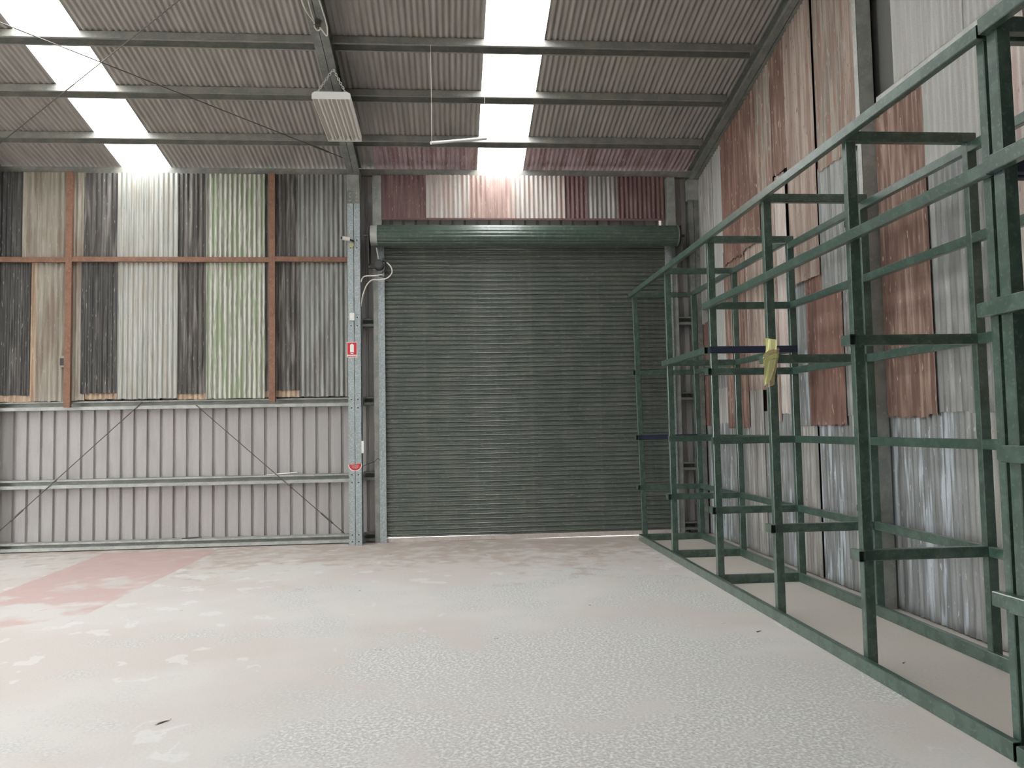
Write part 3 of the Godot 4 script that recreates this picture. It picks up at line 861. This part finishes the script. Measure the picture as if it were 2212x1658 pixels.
# ---------------------------------------------------------------- the rack
const FZ := [0.60, 2.38, 4.16, 5.76, 7.30, 8.80]
func make_racks() -> void:
	var t := thing("storage_rack", "tall green welded tube rack with a yellow rag on one post", "rack", Vector3(3.4, 0, 4.7))
	var o := Vector3(-3.4, 0, -4.7)
	var xr := 2.915          # middle of the front rails
	var xp := 2.982          # middle of the front posts
	var xb := 3.925          # middle of the back posts
	var L1 := 0.82; var L2 := 1.60; var L3 := 2.38; var L3b := 2.63; var L4 := 3.135; var L5 := 3.90
	var put_bar := func(called: String, p: Vector3, q: Vector3, w: float, h: float, m: Material, hollow := false) -> void:
		var st := mb()
		bar(st, p + o, q + o, w, h, 0.005, hollow)
		build(st, called, m, t)
	for i in 6:
		var z: float = FZ[i] + 0.03
		var lean := -0.14 if i == 0 else 0.0
		# posts
		var st := mb()
		bar(st, Vector3(xp, 0.0, z - lean) + o, Vector3(xp, L5 - 0.03, z + lean) + o, 0.08, 0.058, 0.005)
		build(st, "post", M.green, t)
		st = mb()
		bar(st, Vector3(xb, 0.0, z - lean * 0.3) + o, Vector3(xb, L5 - 0.03, z + lean * 0.3) + o, 0.08, 0.058, 0.005)
		build(st, "post", M.green, t)
		# arms across the rack
		var levels := [L1, L5]
		if i in [0, 1, 2, 5]: levels.append(L2)
		if i in [0, 1, 2]: levels.append(L3b)
		if i >= 2: levels.append(L3)
		if i in [2, 5]: levels.append(L4)
		for y in levels:
			var dz: float = -lean * (1.0 - 2.0 * y / L5)
			var m: Material = M.green
			if (i == 0 and y == L2) or (i == 2 and y == L3b) or (i == 5 and y == L4): m = M.navy
			put_bar.call("cross_arm", Vector3(xr + 0.02, y, z + dz + 0.006), Vector3(xb + 0.035, y, z + dz + 0.006), 0.062, 0.078, m)
			# cut stubs of the old front rails
			if y == L1 or (y == L2 and i == 0) or (y == L3) or (y == L3b and i == 0):
				put_bar.call("rail_stub", Vector3(xr, y, z + dz - 0.06), Vector3(xr, y, z + dz + 0.07), 0.05, 0.078, M.green, true)
		if i < 3: put_bar.call("base_cross_rail", Vector3(xr + 0.02, 0.05, z - lean), Vector3(xb, 0.05, z - lean), 0.05, 0.1, M.green)
	# rails along the rack
	put_bar.call("base_rail", Vector3(xr, 0.05, 0.74), Vector3(xr, 0.05, 8.87), 0.05, 0.1, M.green, true)
	put_bar.call("base_rail", Vector3(xb - 0.03, 0.05, 0.66), Vector3(xb - 0.03, 0.05, 8.87), 0.05, 0.1, M.green)
	put_bar.call("top_rail", Vector3(xr, L5, 0.42), Vector3(xr, L5, 8.88), 0.05, 0.078, M.green, true)
	put_bar.call("front_rail", Vector3(xr, L4, 4.12), Vector3(xr, L4, 8.9), 0.05, 0.076, M.green, true)
	put_bar.call("front_rail", Vector3(xr, L3b, 2.33), Vector3(xr, L3b, 4.15), 0.05, 0.076, M.green, true)
	for i in 5:
		var z0: float = FZ[i] + 0.05; var z1: float = FZ[i + 1] + 0.01
		var levels := [L1, L2, L5 - (0.0 if i < 2 else 0.075)]
		levels.append(L3b if i < 2 else L3)
		if i >= 2: levels.append(L4)
		for y in levels:
			put_bar.call("back_rail", Vector3(xb - 0.01, y, z0), Vector3(xb - 0.01, y, z1), 0.05, 0.076, M.green)
	# second rack, next to it, running out of the picture
	var t2 := thing("storage_rack", "second green tube rack standing end to end with the first", "rack", Vector3(3.4, 0, 9.7))
	var o2 := Vector3(-3.4, 0, -9.7)
	for i in 2:
		var z: float = [8.945, 10.5][i]
		for x in [xp - 0.015, xb]:
			var st := mb()
			bar(st, Vector3(x, 0, z) + o2, Vector3(x, L5 - 0.03, z) + o2, 0.08, 0.08, 0.005)
			build(st, "post", M.green, t2)
		for y in [L1, L2, L3, L4, L5]:
			var st := mb()
			bar(st, Vector3(xr, y, z) + o2, Vector3(xb, y, z) + o2, 0.062, 0.085, 0.005)
			build(st, "cross_arm", M.navy if y == L4 or (y == L5 and i == 1) else M.green, t2)
	for y in [0.05, L1, L2, L3, L4 + 0.008, L5 + 0.008]:
		var st := mb()
		bar(st, Vector3(xr - 0.012, y, 8.915) + o2, Vector3(xr - 0.012, y, 10.6) + o2, 0.056, 0.1 if y < 0.1 else 0.09, 0.005, true)
		build(st, "front_rail", M.green, t2)
		st = mb()
		bar(st, Vector3(xb - 0.01, y, 8.92) + o2, Vector3(xb - 0.01, y, 10.55) + o2, 0.05, 0.08, 0.005)
		build(st, "back_rail", M.green, t2)

# ---------------------------------------------------------------- smaller things
func make_battens() -> void:
	for a in [[-5.95, 2.23, "orange primed steel upright crossing the beige sheets"], [-2.83, 2.27, "orange primed steel upright crossing the dark sheet beside the mossy one"]]:
		var t := thing("orange_upright", a[2], "upright", Vector3(a[0], a[1], 0.235), "orange uprights on the patched sheets")
		var st := mb()
		box(st, Vector3(-0.048, 0, -0.03), Vector3(0.048, 5.95 - a[1], 0.03), 0.003)
		build(st, "angle_bar", M.orange, t)
	for a in [[-7.1, -6.0, "short orange primed rail crossing the black painted sheets"], [-5.9, -2.88, "long orange primed rail between the two orange uprights"], [-2.78, -1.63, "orange primed rail between an orange upright and the steel column"]]:
		var t := thing("orange_rail", a[2], "rail", Vector3(a[0], 4.555, 0.235), "orange rails on the patched sheets")
		var st := mb()
		bar(st, Vector3(0, 0, 0), Vector3(a[1] - a[0], -0.012, 0), 0.05, 0.08, 0.003)
		build(st, "angle_bar", M.orange, t)
	# ragged hole with a box in the beige sheet
	var h := thing("torn_bracket", "small torn metal bracket on the beige sheet beside the orange upright", "bracket", Vector3(-6.045, 2.95, 0.2))
	var st := mb()
	box(st, Vector3(-0.05, -0.09, 0), Vector3(0.05, 0.09, 0.012), 0.003)
	build(st, "plate", M.beige, h)
	st = mb()
	box(st, Vector3(-0.03, -0.06, 0.012), Vector3(0.035, 0.05, 0.03), 0.004)
	build(st, "socket", M.black, h)

func make_bracing() -> void:
	var R := [
		[Vector3(-6.99, 0.32, 0.162), Vector3(-4.85, 2.3, 0.162), "thin steel brace rod crossing the ribbed cladding under the beige and silver sheets"],
		[Vector3(-1.72, 0.16, 0.162), Vector3(-4.03, 2.24, 0.162), "thin steel brace rod crossing the ribbed cladding towards the column foot"],
		[Vector3(-1.63, 6.02, 0.8), Vector3(-7.05, 6.87, 5.2), "thin roof brace rod running up from the rafter knee"],
		[Vector3(-1.63, 6.88, 5.2), Vector3(-7.05, 5.98, 0.7), "thin roof brace rod crossing the other one under the skylight"],
	]
	for a in R:
		var p: Vector3 = a[0]; var q: Vector3 = a[1]
		var t := thing("brace_rod", a[2], "rod", p, "steel brace rods")
		var st := mb()
		tube(st, [Vector3.ZERO, q - p], 0.007, 6)
		build(st, "rod", M.wire, t)
		st = mb()
		var d := (q - p).normalized()
		tube(st, [d * 0.25, d * 0.5], 0.014, 6)
		build(st, "turnbuckle", M.wire, t)

func make_lamp() -> void:
	# high-bay fluorescent fitting hanging from the rafter
	var near := Vector3(-1.455, 5.95, 3.12); var far := Vector3(-1.478, 5.89, 1.83)
	var t := thing("hanging_lamp", "white fluorescent high bay lamp hanging on chains under the rafter", "lamp", near)
	var f := (far - near)
	var L := f.length(); f = f.normalized()
	var s := Vector3.RIGHT; var u := s.cross(-f).normalized() * -1.0
	if u.y < 0.0: u = -u
	t.basis = Basis(s, u, -f).orthonormalized()
	# local: x across, y up, z towards the near end (0) .. -L
	var w := 0.235
	var st := mb()
	box(st, Vector3(-w, 0.075, -L), Vector3(w, 0.085, 0), 0.002)
	box(st, Vector3(-w, 0.0, -L), Vector3(-w + 0.012, 0.08, 0), 0.002)
	box(st, Vector3(w - 0.012, 0.0, -L), Vector3(w, 0.08, 0), 0.002)
	box(st, Vector3(-w, 0.0, -L), Vector3(w, 0.08, -L + 0.012), 0.002)
	build(st, "tray", M.tray, t)
	# near end plate with cut corners
	st = mb()
	var ep := [Vector2(-w - 0.004, -0.004), Vector2(w + 0.004, -0.004), Vector2(w + 0.004, 0.055), Vector2(w - 0.03, 0.092), Vector2(-w + 0.03, 0.092), Vector2(-w - 0.004, 0.055)]
	for k in range(1, ep.size() - 1):
		for zz in [0.0, 0.012]:
			var n := Vector3(0, 0, 1 if zz > 0.0 else -1)
			tri(st, Vector3(ep[0].x, ep[0].y, zz), Vector3(ep[k].x, ep[k].y, zz), Vector3(ep[k + 1].x, ep[k + 1].y, zz), n, n, n)
	for k in ep.size():
		var a: Vector2 = ep[k]; var b: Vector2 = ep[(k + 1) % ep.size()]
		var n := Vector3(b.y - a.y, a.x - b.x, 0).normalized()
		quad(st, Vector3(a.x, a.y, 0), Vector3(b.x, b.y, 0), Vector3(b.x, b.y, 0.012), Vector3(a.x, a.y, 0.012), n)
	build(st, "end_plate", M.white, t)
	# folded reflector troughs
	st = mb()
	var pts := []
	for k in 4:
		var c := -w + 0.012 + (k + 0.5) * (2 * w - 0.024) / 4.0
		var hw := (2 * w - 0.024) / 8.0
		pts.append(Vector2(c - hw, 0.012)); pts.append(Vector2(c - hw * 0.45, 0.062)); pts.append(Vector2(c + hw * 0.45, 0.062))
	pts.append(Vector2(w - 0.012, 0.012))
	for k in pts.size() - 1:
		var a: Vector2 = pts[k]; var b: Vector2 = pts[k + 1]
		var n := Vector3(b.y - a.y, -(b.x - a.x), 0).normalized()
		quad(st, Vector3(a.x, a.y, 0), Vector3(b.x, b.y, 0), Vector3(b.x, b.y, -L + 0.012), Vector3(a.x, a.y, -L + 0.012), n)
	build(st, "reflector", M.reflector, t)
	for k in 4:
		var c := -w + 0.012 + (k + 0.5) * (2 * w - 0.024) / 4.0
		st = mb()
		tube(st, [Vector3(c, 0.038, -0.03), Vector3(c, 0.038, -L + 0.04)], 0.013, 10)
		build(st, "tube", M.lamp_tube, t)
		st = mb()
		box(st, Vector3(c - 0.02, 0.015, -L + 0.013), Vector3(c + 0.02, 0.06, -L + 0.05), 0.004)
		build(st, "lampholder", M.white, t)
	# chains up to the rafter, link by link
	for sx in [-1.0, 1.0]:
		var p := Vector3(sx * (w - 0.055), 0.09, -0.02); var q := Vector3(0.02, 0.42, -0.05)
		var ch := Node3D.new(); put(t, ch, "chain")
		var cnt := 11
		for k in cnt:
			var c0 := p.lerp(q, (k + 0.5) / cnt)
			var dirv := (q - p).normalized()
			var side := dirv.cross(Vector3.BACK).normalized() if k % 2 == 0 else Vector3.BACK
			var half := (q - p).length() / cnt * 0.66
			var ring := []
			for m in 9:
				var a := TAU * m / 8.0
				ring.append(c0 + dirv * cos(a) * half + side * sin(a) * 0.013)
			st = mb()
			tube(st, ring, 0.005, 5)
			build(st, "link", M.tray, ch)
	# cables and junction box on the rafter
	var j := thing("junction_box", "round grey junction box under the rafter with white cables", "junction box", Vector3(-1.51, 6.59, 3.78))
	st = mb()
	disc(st, Vector3(0, -0.045, 0), Vector3.UP, 0.042, 0.06, 16)
	build(st, "body", M.dark_steel, j)
	var loops := [
		["white cable looping down from the roof to the junction box", [Vector3(-0.115, 0.13, 0.75), Vector3(-0.11, 0.05, 0.5), Vector3(-0.08, -0.02, 0.28), Vector3(-0.03, -0.03, 0.05), Vector3(-0.035, -0.05, -0.01), Vector3(-0.01, -0.07, -0.06), Vector3(0.025, -0.06, -0.05)]],
		["white cable dropping straight to the junction box", [Vector3(-0.025, 0.13, 0.75), Vector3(-0.035, 0.03, 0.35), Vector3(-0.03, -0.02, 0.06)]],
		["white cable hanging in a loop past the rafter edge", [Vector3(0.04, 0.13, 0.75), Vector3(0.085, 0.05, 0.4), Vector3(0.11, -0.03, 0.05), Vector3(0.105, -0.09, -0.08), Vector3(0.085, -0.105, -0.11), Vector3(0.05, -0.07, -0.07), Vector3(0.02, -0.045, -0.03)]],
	]
	for a in loops:
		var c := thing("white_cable", a[0], "cable", Vector3(-1.51, 6.59, 3.78), "white cables on the rafter")
		st = mb()
		tube(st, curve(a[1], 6), 0.009, 6)
		build(st, "cable", M.cable, c)
	# white rod hung on two strings under the skylight
	var rp := Vector3(-0.212, 5.36, 3.23); var rq := Vector3(0.505, 5.61, 2.75)
	var r := thing("hanging_rod", "thin white rod hung level on two strings beside the skylight strip", "rod", rp)
	st = mb()
	tube(st, [Vector3.ZERO, rq - rp], 0.02, 8)
	build(st, "rod", M.white, r)
	for q in [[Vector3(0.012, 0.02, 0), Vector3(0.012, roof_y(3.23) - 0.11 - rp.y, 0)], [rq - rp + Vector3(-0.012, 0.02, 0), rq - rp + Vector3(-0.012, roof_y(2.75) - 0.01 - rq.y, 0)]]:
		st = mb()
		tube(st, q, 0.003, 5)
		build(st, "string", M.cable, r)

func make_column_items() -> void:
	# fire extinguisher sign
	var z := 0.404
	var t := thing("fire_extinguisher_sign", "red fire extinguisher location sign on the galvanised column", "sign", Vector3(-1.556, 3.07, z))
	var st := mb()
	box(st, Vector3(-0.083, -0.122, 0), Vector3(0.083, 0.122, 0.004), 0.001)
	build(st, "backing_plate", M.sign_white, t)
	st = mb()
	box(st, Vector3(-0.073, -0.112, 0.002), Vector3(0.073, 0.113, 0.0055), 0.001)
	build(st, "red_panel", M.sign_red, t)
	st = mb()
	var cap := []
	for k in 13: cap.append(Vector2(cos(PI * k / 12) * 0.03, 0.062 + sin(PI * k / 12) * 0.03))
	cap.append(Vector2(-0.03, -0.045)); cap.append(Vector2(0.03, -0.045))
	for k in range(1, cap.size() - 1):
		tri(st, Vector3(cap[0].x, cap[0].y, 0.0075), Vector3(cap[k].x, cap[k].y, 0.0075), Vector3(cap[k + 1].x, cap[k + 1].y, 0.0075), Vector3.BACK, Vector3.BACK, Vector3.BACK)
	build(st, "pictogram", M.sign_white, t)
	st = mb()
	box(st, Vector3(-0.022, -0.067, 0.005), Vector3(0.022, -0.055, 0.0075))
	build(st, "lettering", M.sign_white, t)
	st = mb()
	box(st, Vector3(-0.073, -0.099, 0.005), Vector3(0.073, -0.082, 0.0075))
	build(st, "stripe", M.sign_white, t)
	# half-round sign
	t = thing("half_round_sign", "red half-round notice with white rim low on the galvanised column", "sign", Vector3(-1.52, 1.262, z))
	t.rotation.z = 0.09
	for a in [[0.108, 0.0, 0.003, "rim", M.sign_white], [0.096, 0.003, 0.005, "red_panel", M.sign_red]]:
		st = mb()
		var fan := []
		for k in 17: fan.append(Vector2(-cos(PI * k / 16) * a[0], -sin(PI * k / 16) * a[0] * 0.98))
		for k in range(1, 16):
			tri(st, Vector3(fan[0].x, fan[0].y, a[2]), Vector3(fan[k].x, fan[k].y, a[2]), Vector3(fan[k + 1].x, fan[k + 1].y, a[2]), Vector3.BACK, Vector3.BACK, Vector3.BACK)
		for k in 16:
			var p := fan[k] as Vector2; var q := fan[k + 1] as Vector2
			quad(st, Vector3(p.x, p.y, a[1]), Vector3(q.x, q.y, a[1]), Vector3(q.x, q.y, a[2]), Vector3(p.x, p.y, a[2]), Vector3(p.x + q.x, p.y + q.y, 0).normalized())
		build(st, a[3], a[4], t)
	for a in [[-0.05, 0.055, -0.02], [-0.058, 0.05, -0.035], [-0.045, 0.045, -0.05], [-0.03, 0.03, -0.068]]:
		st = mb()
		box(st, Vector3(a[0], a[2] - 0.004, 0.005), Vector3(a[1], a[2] + 0.004, 0.0065))
		build(st, "lettering", M.pink, t)
	st = mb()
	box(st, Vector3(-0.05, 0.0, 0.0), Vector3(-0.005, 0.028, 0.003), 0.001)
	build(st, "torn_tab", M.pink, t)
	# switch
	t = thing("wall_switch", "small white switch plate on the galvanised column above the red sign", "switch", Vector3(-1.55, 3.59, z))
	st = mb()
	box(st, Vector3(-0.038, -0.06, 0), Vector3(0.038, 0.06, 0.035), 0.006)
	build(st, "body", M.white, t)
	st = mb()
	box(st, Vector3(-0.018, -0.02, 0.035), Vector3(0.018, 0.02, 0.041), 0.003)
	build(st, "rocker", M.sign_white, t)
	# sensor high up
	t = thing("motion_sensor", "white motion sensor on a bracket high on the galvanised column", "sensor", Vector3(-1.55, 4.80, z))
	st = mb()
	bar(st, Vector3(-0.135, 0.035, 0.09), Vector3(-0.02, 0.02, 0.07), 0.05, 0.06, 0.012)
	build(st, "body", M.cable, t)
	st = mb()
	tube(st, [Vector3(-0.16, 0.037, 0.094), Vector3(-0.133, 0.035, 0.09)], 0.018, 10)
	build(st, "lens", M.black, t)
	st = mb()
	bar(st, Vector3(-0.02, 0.015, 0.06), Vector3(0.035, 0.0, 0.012), 0.025, 0.025, 0.004)
	build(st, "arm", M.black, t)
	st = mb()
	disc(st, Vector3(-0.005, -0.06, 0), Vector3.BACK, 0.042, 0.02, 16)
	build(st, "mounting_plate", M.beige_plain, t)
	# switch strip on the shadow side
	t = thing("door_switch", "narrow white switch strip on the column side facing the roller door", "switch", Vector3(-1.408, 1.54, 0.375))
	st = mb()
	box(st, Vector3(-0.012, -0.085, -0.02), Vector3(0.025, 0.085, 0.03), 0.004)
	build(st, "body", M.white, t)
	st = mb()
	box(st, Vector3(-0.014, -0.105, -0.022), Vector3(0.027, -0.085, 0.032), 0.004)
	build(st, "gland", M.cable, t)
	t = thing("tie_wire", "thin dark wire tied between the column and the door post", "wire", Vector3(-1.42, 1.22, 0.3))
	st = mb()
	tube(st, curve([Vector3(0, 0, 0), Vector3(0.1, 0.045, 0), Vector3(0.18, 0.07, -0.04), Vector3(0.24, 0.12, -0.07), Vector3(0.27, 0.09, -0.07)], 5), 0.005, 5)
	build(st, "wire", M.wire, t)

func make_operator() -> void:
	var t := thing("door_operator", "dark gear unit with a lever below the drum end of the roller door", "gearbox", Vector3(-1.125, 4.42, 0.42))
	var st := mb()
	tube(st, [Vector3(0, 0, -0.08), Vector3(0, 0, 0.045)], 0.082, 18)
	build(st, "housing", M.black, t)
	st = mb()
	tube(st, [Vector3(0, 0, 0.045), Vector3(0, 0, 0.06)], 0.062, 18)
	tag(build(st, "cover", M.dark_steel, t), "grey round cover")
	st = mb()
	bar(st, Vector3(0.0, 0.07, 0.02), Vector3(-0.03, 0.27, 0.03), 0.024, 0.02, 0.004)
	build(st, "lever", M.frame_pale, t)
	st = mb()
	box(st, Vector3(-0.17, -0.04, -0.1), Vector3(0.0, 0.03, -0.05), 0.006)
	build(st, "mounting_arm", M.dark_steel, t)
	st = mb()
	bar(st, Vector3(0.06, 0.08, 0.0), Vector3(0.13, 0.055, 0.0), 0.05, 0.05, 0.006)
	build(st, "cable_gland", M.black, t)
	st = mb()
	tube(st, curve([Vector3(0.085, -0.02, 0.02), Vector3(0.095, -0.08, 0.02), Vector3(0.06, -0.13, 0.02), Vector3(0.0, -0.17, 0.01), Vector3(0.04, -0.19, 0.01), Vector3(0.09, -0.2, 0.01)], 5), 0.012, 7)
	build(st, "chain_guide", M.dark_steel, t)
	var cables := [
		["grey cable looping out from the gear unit and back behind the column", [Vector3(0.125, 0.04, 0.0), Vector3(0.19, -0.03, 0.02), Vector3(0.21, -0.13, 0.03), Vector3(0.14, -0.215, 0.03), Vector3(0.02, -0.245, 0.03), Vector3(-0.11, -0.25, 0.02), Vector3(-0.2, -0.34, 0.0), Vector3(-0.26, -0.5, -0.03), Vector3(-0.295, -0.66, -0.06)]],
		["short grey cable bending from the gear unit to the column", [Vector3(0.05, -0.155, 0.02), Vector3(-0.05, -0.18, 0.03), Vector3(-0.18, -0.18, 0.02), Vector3(-0.25, -0.2, 0.0), Vector3(-0.285, -0.27, -0.03)]],
	]
	for a in cables:
		var c := thing("grey_cable", a[0], "cable", Vector3(-1.125, 4.42, 0.42), "cables of the door operator")
		st = mb()
		tube(st, curve(a[1], 6), 0.011, 8)
		build(st, "cable", M.cable, c)

func make_rag() -> void:
	var t := thing("yellow_rag", "yellow rag knotted round the rack post, its tail hanging", "rag", Vector3(2.945, 2.425, 5.83))
	# strips of cloth: [points down the strip], width direction, thickness
	var strip := func(called: String, pts: Array, wv: Array, th: float, m: Material) -> void:
		var st := mb()
		var c := curve(pts, 5)
		var rows := c.size()
		var cols := 6
		var g := []
		for i in rows:
			var f := float(i) / (rows - 1)
			var k := f * (wv.size() - 1)
			var k0 := mini(int(k), wv.size() - 2)
			var w: Vector3 = (wv[k0] as Vector3).lerp(wv[k0 + 1], k - k0)
			var row := []
			for j in cols + 1:
				var e := float(j) / cols - 0.5
				var ripple := sin(e * 9.0 + f * 3.0) * 0.006
				row.append(c[i] + w * e + Vector3(-ripple, 0, ripple * 0.6))
			g.append(row)
		for side in 2:
			for i in rows - 1:
				for j in cols:
					var off := Vector3.ZERO
					var nn: Vector3 = (g[i][j + 1] - g[i][j]).cross(g[i + 1][j] - g[i][j]).normalized()
					if side == 1: nn = -nn
					off = nn * th / 2
					quad(st, g[i][j] + off, g[i][j + 1] + off, g[i + 1][j + 1] + off, g[i + 1][j] + off, nn)
		build(st, called, m, t)
	# a hood folded over the arm, two tucked bands and two tails
	strip.call("knot", [Vector3(0.012, 0.09, -0.02), Vector3(0.008, 0.128, 0.02), Vector3(-0.005, 0.122, 0.065), Vector3(-0.014, 0.06, 0.086), Vector3(-0.02, 0.0, 0.084)], [Vector3(0.085, -0.01, 0.015), Vector3(0.095, -0.02, 0.02), Vector3(0.1, -0.01, 0.02)], 0.012, M.rag)
	strip.call("band", [Vector3(0.062, 0.03, 0.05), Vector3(0.05, 0.012, 0.088), Vector3(0.0, 0.008, 0.1), Vector3(-0.05, -0.008, 0.096), Vector3(-0.085, -0.045, 0.07)], [Vector3(0, 0.05, 0.008), Vector3(0.01, 0.045, 0.01), Vector3(0, 0.05, 0.01)], 0.014, M.rag_back)
	strip.call("band", [Vector3(0.055, -0.005, 0.06), Vector3(0.03, -0.025, 0.1), Vector3(-0.02, -0.035, 0.106), Vector3(-0.065, -0.065, 0.09), Vector3(-0.085, -0.095, 0.07)], [Vector3(0, 0.04, 0.008), Vector3(0.01, 0.05, 0.01), Vector3(0, 0.035, 0.01)], 0.014, M.rag)
	strip.call("tail", [Vector3(-0.015, -0.01, 0.09), Vector3(-0.032, -0.08, 0.092), Vector3(-0.045, -0.18, 0.085), Vector3(-0.062, -0.275, 0.08)], [Vector3(0.1, 0.01, -0.02), Vector3(0.1, 0, -0.02), Vector3(0.095, 0.03, -0.01), Vector3(0.06, 0.05, 0)], 0.012, M.rag)
	strip.call("tail", [Vector3(0.015, -0.02, 0.08), Vector3(-0.002, -0.1, 0.074), Vector3(-0.012, -0.2, 0.066), Vector3(-0.02, -0.3, 0.06)], [Vector3(0.08, 0, -0.02), Vector3(0.08, 0, -0.02), Vector3(0.065, 0.025, 0)], 0.012, M.rag_back)

func make_litter() -> void:
	var spots := [[-1.816, 7.72, 0.11, 0.9, 0], [-0.3, 9.0, 0.03, 0.3, 0], [-2.75, 4.6, 0.03, 1.2, 0], [-1.05, 3.9, 0.035, 2.0, 0], [0.35, 6.1, 0.035, 0.2, 0], [1.9, 1.9, 0.1, 0.1, 0], [2.4, 5.9, 0.035, 0.5, 0], [2.42, 6.7, 0.09, 1.9, 1], [2.6, 6.2, 0.07, 0.6, 0],
		[-0.62, 6.3, 0.05, 0.1, 0], [0.2, 1.0, 0.05, 0.4, 0], [-0.9, 1.4, 0.04, 0.4, 0], [3.3, 7.2, 0.05, 0.7, 0], [1.35, 5.0, 0.03, 2.2, 0], [-4.2, 6.0, 0.03, 0.8, 0]]
	for s in spots:
		var pale: bool = s[4] == 1
		var t := thing("dry_leaf", "pale curled dry leaf lying beside the rack base rail" if pale else ("long dark dry leaf lying alone on the open concrete floor" if s[1] == 7.72 else ("long dark leaf lying in the dirt near the roller door" if s[0] == 1.9 else ("dark leaf lying inside the rack on the dusty floor" if s[0] == 3.3 else "small dark dry leaf lying on the pale concrete floor"))), "leaf", Vector3(s[0], 0.0, s[1]), "" if pale else "dark dry leaves on the floor")
		t.rotation.y = s[3]
		var st := mb()
		var n := 8
		for i in n:
			var f0 := float(i) / n; var f1 := float(i + 1) / n
			var w0: float = s[2] * 0.11 * sin(PI * f0); var w1: float = s[2] * 0.11 * sin(PI * f1)
			var y0: float = 0.002 + s[2] * 0.12 * pow(f0 - 0.5, 2); var y1: float = 0.002 + s[2] * 0.12 * pow(f1 - 0.5, 2)
			var a: float = s[2] * (f0 - 0.5); var b: float = s[2] * (f1 - 0.5)
			var bend0: float = s[2] * 0.4 * (f0 - 0.5) * (f0 - 0.5); var bend1: float = s[2] * 0.4 * (f1 - 0.5) * (f1 - 0.5)
			quad(st, Vector3(a, y0, bend0 - w0), Vector3(b, y1, bend1 - w1), Vector3(b, y1 + 0.003, bend1 + w1), Vector3(a, y0 + 0.003, bend0 + w0), Vector3.UP)
		build(st, "blade", M.leaf_pale if pale else M.leaf, t)
	# things left lying on the girts
	var o := thing("offcut_strip", "pale metal offcut lying on the halfway girt of the ribbed cladding", "offcut", Vector3(-2.75, 1.115, 0.11))
	var st := mb()
	bar(st, Vector3(-0.2, 0.0, 0), Vector3(0.28, 0.03, 0), 0.03, 0.014, 0.002)
	build(st, "strip", M.white, o)
	o = thing("offcut_strip", "dark thin offcut lying on the base rail of the ribbed cladding", "offcut", Vector3(-4.0, 0.15, 0.11))
	st = mb()
	bar(st, Vector3(-0.25, 0.0, 0), Vector3(0.05, 0.012, 0), 0.03, 0.01, 0.002)
	build(st, "strip", M.black, o)

func _ready() -> void:
	rng.seed = 7
	make_camera()
	make_light()
	make_materials()
	M.beige_plain = plain(c8(176, 170, 140), 0.6)
	print("materials ", Time.get_ticks_msec())
	make_floor()
	print("floor ", Time.get_ticks_msec())
	make_roof()
	make_back_wall()
	make_right_wall()
	make_far_walls()
	make_girts()
	make_frames()
	make_roller_door()
	make_racks()
	make_battens()
	make_bracing()
	make_lamp()
	make_column_items()
	make_operator()
	make_rag()
	make_litter()
	print("done ", Time.get_ticks_msec())
